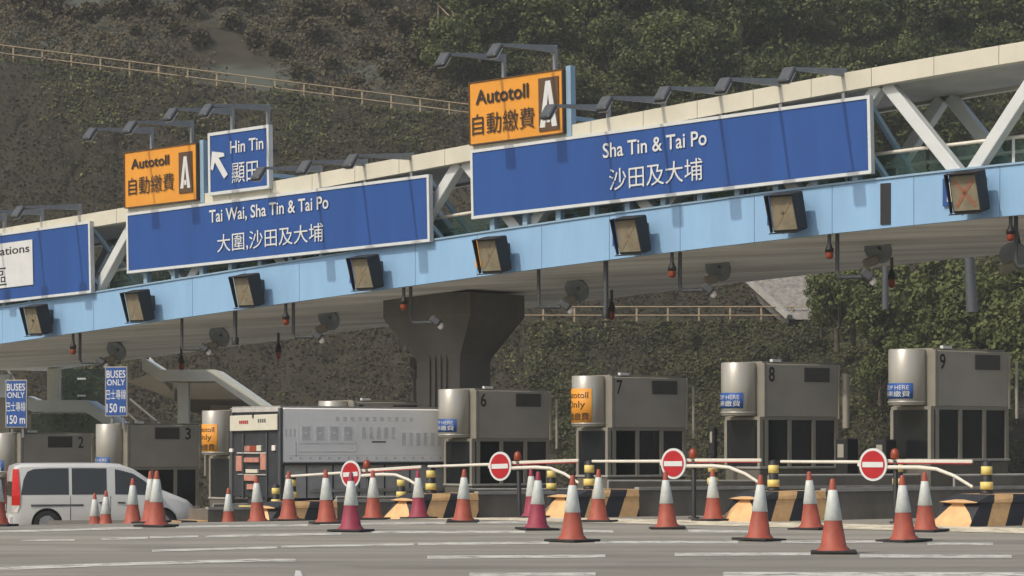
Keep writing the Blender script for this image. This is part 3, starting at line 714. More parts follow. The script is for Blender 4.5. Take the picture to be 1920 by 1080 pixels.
MB().extr([(a.x, a.y) for a in ar], fh.p, 0.004, 0.014).build('arrow', 'sign_white', hs, hb)

# lamps on bracket arms over the signs
ARM = 2.35
lam = empty('sign_lamp', (0, 0, 0))
MB().box((0, 0, 0.14), (0.10, 0.10, 1.0), bev=0.01).build('post', 'lamp_steel', lam)
q = MB(); q.hexa([(0.0, -0.04, 0.44), (0.0, 0.04, 0.44), (ARM, 0.03, 0.34), (ARM, -0.03, 0.34), (0.0, -0.04, 0.64), (0.0, 0.04, 0.64), (ARM, 0.03, 0.40), (ARM, -0.03, 0.40)]); q.build('arm', 'lamp_steel', lam)
q = MB(); hx_ = Vector((0.62, 0, -0.78)).normalized(); hz_ = Vector((0.78, 0, 0.62)).normalized(); 
q.box((ARM + 0.10, 0, 0.20), (0.46, 0.34, 0.13), X=hx_, Y=(0, 1, 0), Z=hz_, bev=0.03); hd_ = q.build('lamp_head', 'dark_steel', lam)
q = MB(); q.box(Vector((ARM + 0.10, 0, 0.20)) + Vector((-0.055, 0, -0.075)), (0.36, 0.27, 0.02), X=hx_, Y=(0, 1, 0), Z=hz_); q.build('lens', 'clearlens', hd_)
A_OUT = math.atan2(-PERP.y, -PERP.x)
lamps = [(1583, 178, .03, 'sign lamp over the right end of the Sha Tin sign'), (1465, 196, .03, 'sign lamp over the Sha Tin sign, second from its right end'), (1353, 211, .03, 'sign lamp over the middle of the Sha Tin sign, third from its right end'),
         (1245, 228, .03, 'sign lamp over the o of Tai Po on the Sha Tin sign'), (1141, 242, .03, 'sign lamp over Sha Tin lettering whose head overlaps the large orange sign'),
         (1041, 130, .04, 'sign lamp on the right corner of the large orange sign'), (945, 146, .04, 'sign lamp on the left half of the large orange sign'),
         (773, 330, .03, 'sign lamp over the right end of the Tai Wai sign'), (686, 341, .03, 'sign lamp over the Tai Wai sign, second from its right end'), (601, 352, .03, 'sign lamp over the Tai Wai sign, just right of the Hin Tin sign'),
         (503, 236, .04, 'sign lamp on the right corner of the Hin Tin sign'), (436, 243, .04, 'sign lamp over the middle of the Hin Tin sign'), (360, 266, .04, 'sign lamp on the right corner of the smaller orange sign'), (285, 278, .04, 'sign lamp on the left half of the smaller orange sign'),
         (150, 420, .03, 'sign lamp over the right end of the sign cut off at the left edge'), (79, 429, .03, 'sign lamp over the white panel of the cut off sign at the left edge'), (9, 438, .03, 'sign lamp nearest the left edge of the picture')]
for i, (px, py, off, lb) in enumerate(lamps):
    o = lam if i == 0 else copy_tree(lam)
    o.location = bpix(px, py, off); o.rotation_euler = (0, 0, A_OUT); tag(o, lb, 'lamp', 'lamps on bracket arms above the bridge signs')

# lane signal boxes
def make_signal(cm='cross'):
    e = empty('lane_signal', (0, 0, 0)); t = R_(14)
    Z = Vector((math.sin(t), 0, math.cos(t))); Xo = Vector((math.cos(t), 0, -math.sin(t))); Y = Vector((0, 1, 0)); c = Vector((0.62, 0, 0))
    MB().box(c - Xo * 0.1, (0.42, 0.82, 1.0), X=Xo, Y=Y, Z=Z, bev=0.03).build('housing', 'black', e)
    q = MB()
    q.box(c + Xo * 0.19 + Z * 0.495, (0.18, 0.86, 0.02), X=Xo, Y=Y, Z=Z); q.box(c + Xo * 0.24 - Z * 0.495, (0.1, 0.86, 0.02), X=Xo, Y=Y, Z=Z)
    for s in (-1, 1): q.hexa([c + Xo * x + Y * (s * 0.425 + d) + Z * z for d in (-0.012, 0.012) for x, z in ((0.1, -0.48), (0.2, -0.48), (0.27, 0.485), (0.1, 0.485))])
    q.build('visor', 'black', e)
    d = MB().box(c + Xo * 0.118, (0.02, 0.72, 0.86), X=Xo, Y=Y, Z=Z); dd = d.build('display', 'display', e)
    for sgn in (-1, 1):
        q = MB(); q.bar(c + Xo * 0.132 + Y * (-0.27 * sgn) + Z * -0.33, c + Xo * 0.132 + Y * (0.27 * sgn) + Z * 0.33, 0.09, 0.008, side=tuple(Y)); q.build('cross_arm', cm, dd)
    MB().box((0.18, 0.1, 0.12), (0.38, 0.07, 0.5), bev=0.01).build('bracket', 'dark_steel', e)
    MB().tube([(0.36, -0.40, 0.1), (0.25, -0.5, -0.1), (0.06, -0.52, -0.35), (0.02, -0.5, -0.45)], 0.03, n=6).build('cable', 'black', e)
    return e
sg = make_signal(); sgf = make_signal('cross_faint')
sig = [(1812, 360, 'largest lane signal with a clear red cross, at the right end of the bridge'), (1472, 398, 'lane signal with a faint cross under the right part of the Sha Tin sign'), (1181, 441, 'lane signal under the lettering of the Sha Tin sign'),
       (921, 478, 'lane signal with an orange plate behind it, right of the pier'), (683, 511, 'lane signal under the right part of the Tai Wai sign'), (461, 545, 'lane signal under the lettering of the Tai Wai sign'),
       (256, 574, 'lane signal under the left end of the Tai Wai sign'), (66, 600, 'lane signal at the left edge of the picture, under the white panel sign')]
for i, (px, py, lb) in enumerate(sig):
    o = sg if i == 0 else sgf if i == 1 else copy_tree(sgf)
    p = bpix(px, py, -0.62); o.location = p + PERP * 0.62; o.scale = (0.94,) * 3; o.rotation_euler = (0, 0, A_OUT); tag(o, lb, 'signal', 'lane signals along the blue fascia')
for px0, px1, y0, y1, m, txt in ((1768, 1848, 332, 384, 'sign_blue', '10'), (1439, 1492, 366, 421, 'sign_blue', None), (1149, 1196, 410, 460, 'sign_blue', None), (892, 936, 448, 500, 'sign_orange', None), (656, 696, 482, 530, 'sign_blue', None)):
    a, b = bpix(px0, y1, -0.05), bpix(px1, y0, -0.05); c = (a + b) / 2; wd = (Vector((b.x, b.y, 0)) - Vector((a.x, a.y, 0))).length
    hh = (y1 - y0) * c.y / F
    e = empty('lane_plate', c); tag(e, {1768: 'blue lane number plate behind the largest lane signal, a white figure at its left', 1439: 'blue lane plate showing left of the signal under the right of the Sha Tin sign', 1149: 'blue lane plate showing left of the signal under the Sha Tin lettering',
        892: 'orange lane plate showing behind the signal right of the bridge pier', 656: 'dark blue lane plate behind the signal under the right of the Tai Wai sign'}[px0], 'sign')
    MB().box(c, (wd, 0.03, hh), X=ROW, Y=PERP).build('plate', m, e, c)
    if txt:
        q = MB(); q.text(txt, (-wd / 2 + 0.12, -hh * 0.36, wd / 2 - 0.12, hh * 0.36), lambda x, y, d: c + ROW * x + Vector((0, 0, y)) - PERP * d, 0.02, bold=0.02); q.build('number', 'sign_white', e, c)

# fittings hung under the deck
be = empty('hanging_beacon', (0, 0, 0))
MB().tube([(0, 0, 0), (0, 0, -0.52)], 0.045, n=8).build('rod', 'dark_steel', be)
MB().lathe([(0.05, -0.40), (0.08, -0.52), (0.105, -0.56), (0.105, -0.70), (0.02, -0.70)], n=14).build('cap', 'black', be)
MB().lathe([(0.09, -0.70), (0.092, -0.84), (0.078, -0.92), (0.02, -0.95)], n=14).build('lens', 'amber', be)
DEP = lambda px, off: 58 + 3.17 * bn(px, off) + PERP.y * off
for i, (px, pyb, off, lb) in enumerate([(1895, 452, .25, 'orange beacon hung under the fascia at the right edge'), (1555, 486, .25, 'orange beacon hung under the fascia between the two right lane signals'), (1260, 521, .25, 'orange beacon hung under the fascia right of the Sha Tin lettering signal'),
        (757, 582, .25, 'orange beacon hung before the left of the flared pier cap'), (536, 610, .25, 'orange beacon hung under the fascia left of the pier'), (137, 665, .25, 'orange beacon hung above the white stair at the left'),
        (1672, 540, 7.2, 'orange beacon at the rear edge of the deck, before the green bushes'), (1147, 600, 7.2, 'orange beacon at the rear edge of the deck, above the lower handrail'), (522, 674, 7.2, 'orange beacon at the rear edge of the deck, left of the pier'), (340, 694, 7.2, 'orange beacon in front of the white stair landing')]):
    o = be if i == 0 else copy_tree(be)
    p = bpix(px, pyb, off); n = bn(px, off); top = zs(n) + (0.05 if off < 1 else 0.12); L = top - p.z
    o.location = (p.x, p.y, top); o.scale = (1, 1, 1)
    s = max(0.6, L / 0.95); o.scale = (1, 1, s); tag(o, lb, 'beacon', 'orange beacons hung under the bridge deck')
fl = empty('hanging_floodlight', (0, 0, 0))     # pipe down, arm to the right, lamp at its end
MB().tube([(0, 0, 0), (0, 0, -0.95), (0.06, 0, -1.05), (0.6, 0, -1.05)], 0.05, n=8).build('pipe', 'dark_steel', fl)
MB().box((0.72, -0.02, -1.0), (0.30, 0.34, 0.2), X=(0.8, 0, -0.6), Z=(0.6, 0, 0.8), bev=0.03).build('housing', 'dark_steel', fl)
MB().lathe([(0.03, -0.33), (0.085, -0.28), (0.08, -0.2), (0.05, -0.14)], (0.86, -0.02, -0.92), 12).build('lens', 'clearlens', fl)
for i, (px, pyb, lb) in enumerate([(1570, 520, 'floodlight on an elbow pipe under the fascia, below the right Sha Tin signal'), (1275, 545, 'floodlight on an elbow pipe under the middle of the Sha Tin sign'), (1010, 576, 'floodlight on an elbow pipe just right of the pier'), (770, 605, 'floodlight on an elbow pipe in front of the pier cap'),
        (550, 632, 'floodlight on an elbow pipe left of the pier'), (341, 655, 'floodlight on an elbow pipe above the white stair landing'), (150, 680, 'floodlight on an elbow pipe left of the second blue 150 m sign'), (1905, 500, 'floodlight on an elbow pipe at the right edge')]):
    o = fl if i == 0 else copy_tree(fl)
    n = bn(px, .5); D = DEP(px, .5); top = zs(n) + 0.06; L = top - (CAM + (HY - pyb) * D / F)
    o.location = BP(n, .5, top); o.scale = (1, 1, L / 1.05); o.rotation_euler = (0, 0, R_(-8)); tag(o, lb, 'floodlight', 'floodlights on elbow pipes under the bridge deck')
dl = empty('dish_floodlight', (0, 0, 0))
ax_ = Vector((-0.45, -0.72, -0.5)).normalized(); u_ = ax_.cross(Vector((0, 0, 1))).normalized(); v_ = ax_.cross(u_)
q = MB(); n = 20; pr = [(0.04, -0.12), (0.2, -0.1), (0.34, 0.02), (0.38, 0.14), (0.35, 0.14), (0.05, 0.02)]
q.add([Vector((0, 0, -0.62)) + ax_ * z + (u_ * math.cos(2 * math.pi * k / n) + v_ * math.sin(2 * math.pi * k / n)) * r for r, z in pr for k in range(n)], [(i * n + k, i * n + (k + 1) % n, (i + 1) * n + (k + 1) % n, (i + 1) * n + k) for i in range(len(pr) - 1) for k in range(n)], 0, True)
q.build('reflector', 'slate', dl)
MB().tube([(0, 0, 0), (0.08, 0, -0.4)], 0.05, n=8).build('stem', 'dark_steel', dl)
MB().box((-0.26, -0.18, -0.98), (0.42, 0.3, 0.26), X=(0.9, 0, 0.3), Z=(-0.3, 0, 0.9), bev=0.05).build('control_box', 'booth_frame', dl)
for i, (px, pyc, off, lb) in enumerate([(1650, 465, 4, 'round floodlight under the deck, second from the right edge'), (1350, 500, 4, 'round floodlight under the deck below the Sha Tin sign'), (1085, 540, 4, 'round floodlight under the deck right of the pier'), (620, 595, 4, 'round floodlight under the deck left of the pier'),
        (415, 628, 4, 'round floodlight under the deck above the white stair'), (222, 655, 4, 'round floodlight under the deck above the second blue 150 m sign'), (1905, 476, 4, 'round floodlight under the deck at the right edge'), (845, 573, 4, 'round floodlight in the shade of the pier cap')]):
    o = dl if i == 0 else copy_tree(dl)
    n = bn(px, off); D = DEP(px, off); zc = CAM + (HY - pyc) * D / F
    o.location = BP(n, off, zc + 0.62); o.scale = (1.0,) * 3; o.rotation_euler = (0, 0, 0); tag(o, lb, 'floodlight', 'round floodlights under the bridge deck')
for px, y1, lb in ((1136, 590, 'straight dark pole hung under the bridge above the lower handrail'), (441, 640, 'straight dark pole hung under the bridge right of the white stair landing')):
    n = bn(px, .5); D = DEP(px, .5); a = BP(n, .5, zs(n) + 0.06); b = BP(n, .5, CAM + (HY - y1) * D / F)
    e = empty('hanging_pole', a); tag(e, lb, 'pole'); MB().tube([a, b], 0.065, n=8).build('rod', 'dark_steel', e, a); MB().lathe([(.1, -.1), (.11, .1), (.05, .14)], b, 10).build('cap', 'black', e, a)

# ------------------------------------------------------------------ toll islands, bollards
_bx = [9.09, 5.34, 1.676, -1.861, -5.33, -8.85, -12.5, -16.2, -19.9, -23.6]
def bollard_pos(k, t=0.0):
    p = Vector((_bx[k], 47.8 + 3.17 * k, 0)) + T2 * t; p.z = ground(p.x, p.y); return p
isl_lb = {-1: 'toll island at the right edge beyond the frame', 0: 'striped toll island at the right edge of the picture', 1: 'striped toll island second from the right', 2: 'striped toll island third from the right, in front of booth nine', 3: 'striped toll island left of the middle, in front of booth eight',
          4: 'striped toll island behind the cones right of the truck rear', 5: 'low toll island behind the van, below booth six', 6: 'toll island hidden behind the van, below booth five', 7: 'toll island behind the van, below booth four', 8: 'toll island behind the van, below booth three', 9: 'toll island at the left edge, below booth two'}
HI = 0.60
for k in range(0, 10):
    p = bollard_pos(k); p.z -= 0.3 if k >= 5 else 0.0; e = empty('toll_island', p, A_T); tag(e, isl_lb[k], 'island', 'raised islands between the toll lanes')
    # prow
    q = MB()
    bot = [(-1.40, -0.12), (-1.22, -0.5), (0.95, -0.58), (0.95, 0.58), (-1.22, 0.5), (-1.40, 0.12)]
    mid = [(-0.80, -0.12), (-0.68, -0.46), (0.95, -0.54), (0.95, 0.54), (-0.68, 0.46), (-0.80, 0.12)]
    top = [(-0.45, -0.12), (-0.36, -0.44), (0.95, -0.53), (0.95, 0.53), (-0.36, 0.44), (-0.45, 0.12)]
    L = [[(x, y, -0.25) for x, y in bot], [(x, y, 0.42) for x, y in mid], [(x, y, 0.45) for x, y in [(a - (0.12 if a < 0 else 0), b * 1.03) for a, b in mid]], [(x, y, HI) for x, y in top]]
    v = [pt for r in L for pt in r]
    q.add(v, [(6 * i + j, 6 * i + (j + 1) % 6, 6 * i + 6 + (j + 1) % 6, 6 * i + 6 + j) for i in range(3) for j in range(6)] + [tuple(range(18, 24))])
    q.build('striped_nose', 'stripes', e)
    # concrete wall following the ground
    q = MB(); st = [0.96, 3, 5, 7.5, 10, 12.5, 15]; zz = []
    for x in st:
        g = p + T2 * x; zz.append(ground(g.x, g.y) - p.z)
    for hgt, y0, y1, mi in ((HI, 0.5, -0.5, 0),):
        v = []
        for x, z in zip(st, zz): v += [(x, -0.56, z - 0.3), (x, -0.5, z + hgt), (x, 0.5, z + hgt), (x, 0.56, z - 0.3)]
        q.add(v, [(4 * i + j, 4 * i + 4 + j, 4 * i + 5 + j, 4 * i + 1 + j) for i in range(len(st) - 1) for j in range(3)] + [(0, 1, 2, 3), tuple(range(len(v) - 4, len(v)))])
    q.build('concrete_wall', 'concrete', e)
    q = MB(); v = []
    for x, z in zip(st, zz): v += [(x, -0.53, z + HI - 0.02), (x, -0.53, z + HI + 0.05), (x, -0.38, z + HI + 0.05), (x, -0.38, z + HI - 0.02)]
    q.add(v, [(4 * i + j, 4 * i + 4 + j, 4 * i + 4 + (j + 1) % 4, 4 * i + (j + 1) % 4) for i in range(len(st) - 1) for j in range(4)] + [(0, 1, 2, 3), tuple(range(len(v) - 4, len(v)))])
    q.build('coping', 'edge', e)
    q = MB(); v = []
    r = [Vector((x, -0.3, z + HI + 0.28)) for x, z in zip(st[2:], zz[2:])]
    q.tube(r, 0.035, n=8); q.build('guard_rail', 'edge', e)
    gp = MB()
    for a, b_ in zip(r, r[1:]): gp.hexa([a + Vector((0, -.03, -.3)), b_ + Vector((0, -.03, -.3)), b_ + Vector((0, .03, -.3)), a + Vector((0, .03, -.3)), a + Vector((0, -.03, -.02)), b_ + Vector((0, -.03, -.02)), b_ + Vector((0, .03, -.02)), a + Vector((0, .03, -.02))])
    gp.build('guard_panel', 'concrete', e)
    for a in r: MB().tube([a - Vector((0, 0, 0.3)), a], 0.03, n=6).build('guard_post', 'edge', e)

bo = empty('bollard', (0, 0, 0))
MB().lathe([(0.13, 0), (0.13, 0.06), (0.10, 0.07), (0.10, 0.60), (0.02, 0.64)], n=16).build('post', 'black', bo)
for z0, z1, r in ((0.08, 0.23, 0.125), (0.36, 0.53, 0.108)):
    MB().lathe([(r - 0.02, z0), (r, z0 + 0.006), (r, z1 - 0.006), (r - 0.02, z1)], n=16).build('yellow_band', 'yellow', bo)
bq = MB(); bq.box((-0.07, 0.09, 0.34), (0.1, 0.1, 0.24), bev=0.015); bq.build('latch', 'yellow', bo)
bl = [(0, 0, 'black and yellow bollard on the island at the right edge'), (1, 0, 'black and yellow bollard on the striped island second from the right'), (2, 0, 'black and yellow bollard on the striped island in front of booth seven'), (3, 0, 'black and yellow bollard on the striped island left of the middle'), (4, 0, 'faded black and yellow bollard beside the truck rear'),
      (1, 3.6, 'inner bollard below the barrier lamp at the right'), (2, 3.56, 'inner bollard under the barrier in front of booth eight'), (3, 3.5, 'inner bollard beneath the curved barrier left of booth seven'), (4, 3.2, 'inner bollard in front of the truck side'), (5, 3.3, 'inner bollard in front of the truck rear')]
for i, (k, t, lb) in enumerate(bl):
    o = bo if i == 0 else copy_tree(bo); p = bollard_pos(k, t); o.location = (p.x, p.y, p.z + HI + 0.002); o.rotation_euler = (0, 0, A_ROW); tag(o, lb, 'bollard', 'black and yellow bollards on the toll islands')

# ------------------------------------------------------------------ swing barriers with no entry discs
ga = empty('lane_barrier', (0, 0, 0))     # x along the bollard row, 0 at the support post; -y toward the road
ZP = 1.20
MB().lathe([(0.12, 0), (0.12, 0.03), (0.05, 0.04), (0.05, ZP + 0.02), (0.02, ZP + 0.04)], n=12).build('support_post', 'black', ga)
MB().tube([(-2.72, 0, ZP), (-0.45, 0, ZP - 0.0)], [0.032, 0.036], n=10).build('arm', 'pole_w', ga)
q = MB(); q.box((0.65, 0, ZP + 0.02), (2.15, 0.05, 0.07), bev=0.01); q.build('arm', 'pole_w', ga)
MB().box((0.65, -0.02, ZP - 0.024), (2.1, 0.04, 0.012)).build('red_edge', 'red', ga)
MB().tube([(-0.42, -0.05, ZP - 0.1), (0.55, -0.05, ZP - 0.1), (0.95, -0.05, ZP - 0.13), (1.35, -0.05, ZP - 0.26), (1.75, -0.05, ZP - 0.47)], [0.042, 0.042, 0.038, 0.035, 0.03], n=10).build('curved_brace', 'pole_w', ga)
MB().box((-0.62, -0.03, ZP - 0.03), (0.46, 0.07, 0.12), bev=0.01).build('sleeve', 'pole_w', ga)
dsc = MB(); n = 36; yy = -0.10; zc = ZP - 0.05; xc = -0.46
def disc(q, r, y0, y1, mi=0):
    v = [(xc + r * math.cos(2 * math.pi * k / n), y, zc + r * math.sin(2 * math.pi * k / n)) for y in (y0, y1) for k in range(n)]
    q.add(v, [tuple(range(n)), tuple(range(n, 2 * n))] + [(k, (k + 1) % n, n + (k + 1) % n, n + k) for k in range(n)], mi)
disc(dsc, 0.325, -0.075, -0.10); ds = dsc.build('no_entry_disc', 'sign_white', ga)
q = MB(); disc(q, 0.275, -0.101, -0.106); q.build('red_field', 'red', ds)
MB().box((xc, -0.109, zc), (0.48, 0.008, 0.105)).build('white_bar', 'sign_white', ds)
bk = MB(); bk.lathe([(0.075, 0.07), (0.085, 0.09), (0.085, 0.17), (0.06, 0.25), (0.01, 0.27)], (-0.02, 0, ZP), 14); bk.build('lamp', 'amber', ga)
gl = [(0, 'barrier arm with a no entry disc at the right, before booth nine'), (1, 'barrier arm with a no entry disc in front of booth seven and booth eight'), (2, 'barrier arm with a no entry disc in front of booth six'), (3, 'barrier arm before the truck, its no entry disc half hidden by a cone')]
for i, (k, lb) in enumerate(gl):
    o = ga if i == 0 else copy_tree(ga)
    a, b_ = bollard_pos(k), bollard_pos(k + 1); p = a + (b_ - a).normalized() * 2.02; p.z = ground(p.x, p.y); dz = (a.z - b_.z) / (a - b_).length
    o.location = p; o.rotation_euler = (0, -math.atan(dz), A_ROW); tag(o, lb, 'barrier', 'white lane barriers with no entry discs')

# ------------------------------------------------------------------ toll booths
def drum_text(q, body, bbox, cx, r, mi=0, bold=0.0):
    """lettering bent round the drum; x is arc length from the front (-x) line"""
    f = lambda x, y, d: Vector((cx - (r + d) * math.cos(x / r), (r + d) * -math.sin(x / r), y))
    return q.text(body, bbox, f, 0.008, mi, bold)
HB = 3.85; DR = 0.45; BW = 0.68
def booth(num, px, D, sign, label, mirror):
    top = {9: 655, 8: 680, 7: 705, 6: 730, 5: 752, 4: 770, 3: 795, 2: 812}[num]
    c = at(px + DR * F / D, top, D); base = Vector((c.x, c.y, c.z - HB)); e = empty('toll_booth', base, A_T)
    tag(e, label, 'toll booth', 'toll booths in a row across the plaza')
    cx = 0.0; x0, x1 = 0.22, 2.82
    MB().lathe([(0.05, 2.50), (DR - 0.02, 2.50), (DR, 2.52), (DR, HB - 0.02), (DR - 0.02, HB), (0.05, HB)], (cx, 0, 0), 40).build('sign_drum', 'steel', e)
    MB().lathe([(DR + 0.012, 2.56), (DR + 0.018, 2.565), (DR + 0.018, 2.60), (DR + 0.012, 2.605)], (cx, 0, 0), 40).build('drum_band', 'steel', e)
    MB().box((0.36, 0, 3.15), (0.5, 0.8, 1.2)).build('drum_neck', 'booth_frame', e)
    up = MB(); up.box(((x0 + x1) / 2 + 0.06, 0, 3.15), (x1 - x0 - 0.12, 2 * BW, 1.34), bev=0.02); up.build('upper_panel', 'booth', e)
    MB().box((x0 + 0.06, 0, 3.15), (0.1, 2 * BW + 0.03, 1.36), bev=0.01).build('corner_trim', 'booth_frame', e)
    MB().box((x1 + 0.03, 0, 3.13), (0.07, 2 * BW + 0.03, 1.40), bev=0.01).build('corner_trim', 'booth', e)
    MB().box(((x0 + x1) / 2, 0, HB + 0.0), (x1 - x0 - 0.1, 2 * BW - 0.2, 0.05)).build('roof', 'booth_frame', e)
    MB().box((x0 + 0.5, -BW + 0.1, HB + 0.05), (0.3, 0.1, 0.07)).build('roof_lamp', 'sign_white', e)
    lx = (1.62, 2.50) if not mirror else (1.22, 2.10)
    MB().box(((lx[0] + lx[1]) / 2, -BW - 0.012, 3.56), (lx[1] - lx[0], 0.02, 0.36), bev=0.004).build('led_display', 'led', e)
    q = MB(); nx = 0.50 if not mirror else 2.42
    q.text(str(num), (nx - 0.1, 3.36, nx + 0.1, 3.74), lambda x, y, d: Vector((x, -BW - d, y)), 0.004, bold=0.015); q.build('number', 'sign_black', e)
    MB().box((1.55, -BW + 0.16, 1.95), (0.3, 0.02, 0.42)).build('notice', 'edge', e)
    MB().box((2.5, -BW + 0.2, 1.62), (0.32, 0.1, 0.28), bev=0.02).build('monitor', 'dark_steel', e)
    # lower cabin
    MB().box((0.10 + 1.38, 0, 0.66), (2.72, 2 * BW - 0.06, 1.02), bev=0.015).build('base_wall', 'booth_base', e)
    MB().box((1.48, 0, 1.19), (2.78, 2 * BW + 0.02, 0.06), bev=0.01).build('sill', 'edge', e)
    MB().box((1.48, 0, 2.44), (2.72, 2 * BW - 0.04, 0.08)).build('head_rail', 'booth_frame', e)
    xs_ = [0.14, 0.30, 1.12, 1.96, 2.78]
    for s in (-1, 1):
        for x in (0.16, 0.34, 1.14, 1.98, 2.78):
            MB().box((x, s * (BW - 0.06), 1.81), (0.11, 0.1, 1.18)).build('mullion', 'booth_frame', e)
        for a, b_ in ((0.40, 1.08), (1.20, 1.92), (2.04, 2.72)):
            MB().box(((a + b_) / 2, s * (BW - 0.06), 1.81), (b_ - a - 0.005, 0.02, 1.17)).build('window', 'glass', e)
    MB().box((0.13, 0, 1.81), (0.02, 2 * BW - 0.26, 1.17)).build('window', 'glass', e)
    MB().box((2.80, 0, 1.81), (0.02, 2 * BW - 0.26, 1.17)).build('window', 'glass', e)
    MB().box((1.9, 0.1, 1.55), (0.5, 0.5, 0.7), bev=0.03).build('counter', 'booth_frame', e)
    MB().box((1.45, 0.2, 1.9), (0.9, 0.35, 1.0), bev=0.05).build('cabinet', 'booth', e)
    q = MB(); q.tube([(3.0, -BW - 0.1, 2.2), (3.0, -BW - 0.1, 3.6)], 0.09 if num in (8,) else 0.04, n=12); q.build('end_post', 'booth', e)
    if sign:
        kind, z0, z1 = sign; m = 'sign_blue' if kind == 'blue' else 'sign_orange'
        hw = 0.48
        MB().lathe([(DR + 0.003, z0), (DR + 0.014, z0 + 0.003), (DR + 0.014, z1 - 0.003), (DR + 0.003, z1)], (0, 0, 0), 30, a0=math.pi - hw / DR, a1=math.pi + hw / DR).build('drum_sign', m, e)
        r = DR + 0.014; h = z1 - z0
        if kind == 'blue': its = [('STOP HERE', (-0.40, z0 + h * .58, 0.40, z0 + h * .85), 'sign_white'), ('停車繳費', (-0.42, z0 + h * .12, 0.42, z0 + h * .50), 'sign_white')]
        else: its = [('Autotoll', (-0.40, z0 + h * .72, 0.40, z0 + h * .90), 'sign_black'), ('Only', (-0.32, z0 + h * .38, 0.32, z0 + h * .64), 'sign_black'), ('自動繳費', (-0.42, z0 + h * .08, 0.42, z0 + h * .30), 'sign_black')]
        for b_, bx, mm in its:
            q = MB(); drum_text(q, b_, bx, 0, r); q.build('lettering', mm, e)
    return e, base
bs = {9: ('blue', 2.66, 3.03), 8: ('blue', 2.69, 3.08), 7: ('orange', 2.60, 3.51), 6: ('blue', 2.66, 3.02), 5: None, 4: ('orange', 2.58, 3.44), 3: ('blue', 2.46, 2.80), 2: ('blue', 2.56, 2.95)}
blb = {9: 'toll booth number 9, the nearest, at the right edge', 8: 'toll booth number 8 with a blue drum sign, second from the right', 7: 'toll booth number 7 with an orange sign on its drum', 6: 'toll booth number 6 with a blue drum sign, in front of the bridge pier',
       5: 'toll booth whose top just shows above the truck', 4: 'toll booth with an orange drum sign left of the truck', 3: 'toll booth number 3 behind the silver van', 2: 'toll booth number 2 at the left edge behind the van'}
BO = {}
for num, px, D in ((9, 1666, 60), (8, 1352, 63.2), (7, 1072, 66.3), (6, 822, 69.5), (5, 597, 72.7), (4, 379, 75.8), (3, 180, 79), (2, -17, 82)):
    BO[num] = booth(num, px, D, bs[num], blb[num], num <= 4)
# dark service cabinets between the booths
for px, py0, py1, D, wd, lb in ((1588, 822, 905, 62, 0.42, 'black payment machine between booth eight and booth nine'), (1660, 824, 900, 60, 0.4, 'black payment machine just left of booth nine'), (1338, 800, 870, 63, 0.16, 'narrow black reader post left of booth eight')):
    a, b_ = at(px, py1, D), at(px, py0, D); e = empty('payment_machine', a, A_T); tag(e, lb, 'machine'); h = b_.z - a.z
    MB().box((0, 0, h * 0.58), (wd, wd, h * 0.84), bev=0.03).build('cabinet', 'black', e)
    MB().box((0, 0, h * 0.08 - 0.3), (wd * 0.5, wd * 0.5, h * 0.16 + 0.6)).build('pedestal', 'dark_steel', e)
    MB().box((-wd / 2 - 0.006, 0, h * 0.72), (0.012, wd * 0.5, h * 0.3)).build('screen', 'booth', e)

# blue 150 m signs standing on the roofs of booths two and three
for num, x0, x1, yt, yb, lb in ((2, 9, 53, 712, 802, 'blue sign reading 150 m at the left edge, above booth two'), (3, 196, 241, 687, 781, 'blue sign reading 150 m above booth three, right of the other one')):
    b_ = BO[num][1]; D = b_.y - 0.4; tl, rb = at(x0, yt, D), at(x1, yb, D); c = (tl + rb) / 2; wd, hh = rb.x - tl.x, tl.z - rb.z
    ang = R_(-22); ux = Vector((math.cos(ang), math.sin(ang), 0)); un = Vector((math.sin(ang), -math.cos(ang), 0)); wd = wd / math.cos(ang)
    zb = b_.z + HB
    e = empty('distance_sign', (c.x, c.y, zb)); tag(e, lb, 'sign', 'blue 150 m signs on booth roofs'); bs_ = e.location
    f = lambda x, y, d, c=c, ux=ux, un=un: c + ux * x + Vector((0, 0, y)) + un * d
    MB().box(c, (wd, 0.05, hh), X=ux, Y=-un, bev=0.008).build('frame', 'edge', e, bs_)
    MB().box(f(0, 0, 0.028), (wd - 0.08, 0.012, hh - 0.08), X=ux, Y=-un).build('panel', 'sign_blue', e, bs_)
    for tx, bx in (('BUSES', (-.42, .27, .42, .42)), ('ONLY', (-.40, .12, .40, .24)), ('巴士專線', (-.44, -.16, .44, .04)), ('150 m', (-.42, -.42, .42, -.24))):
        q = MB(); q.text(tx, (bx[0] * wd, bx[1] * hh, bx[2] * wd, bx[3] * hh), f, 0.037, bold=0.012 if tx[0] < 'z' else 0); q.build('lettering', 'sign_white', e, bs_)
    for s in (-0.25, 0.25):
        a = f(s * wd, -hh / 2, -0.06); MB().box((a.x, a.y, (zb + a.z) / 2 + 0.1), (0.07, 0.07, a.z - zb + 0.5)).build('post', 'lamp_steel', e, bs_)

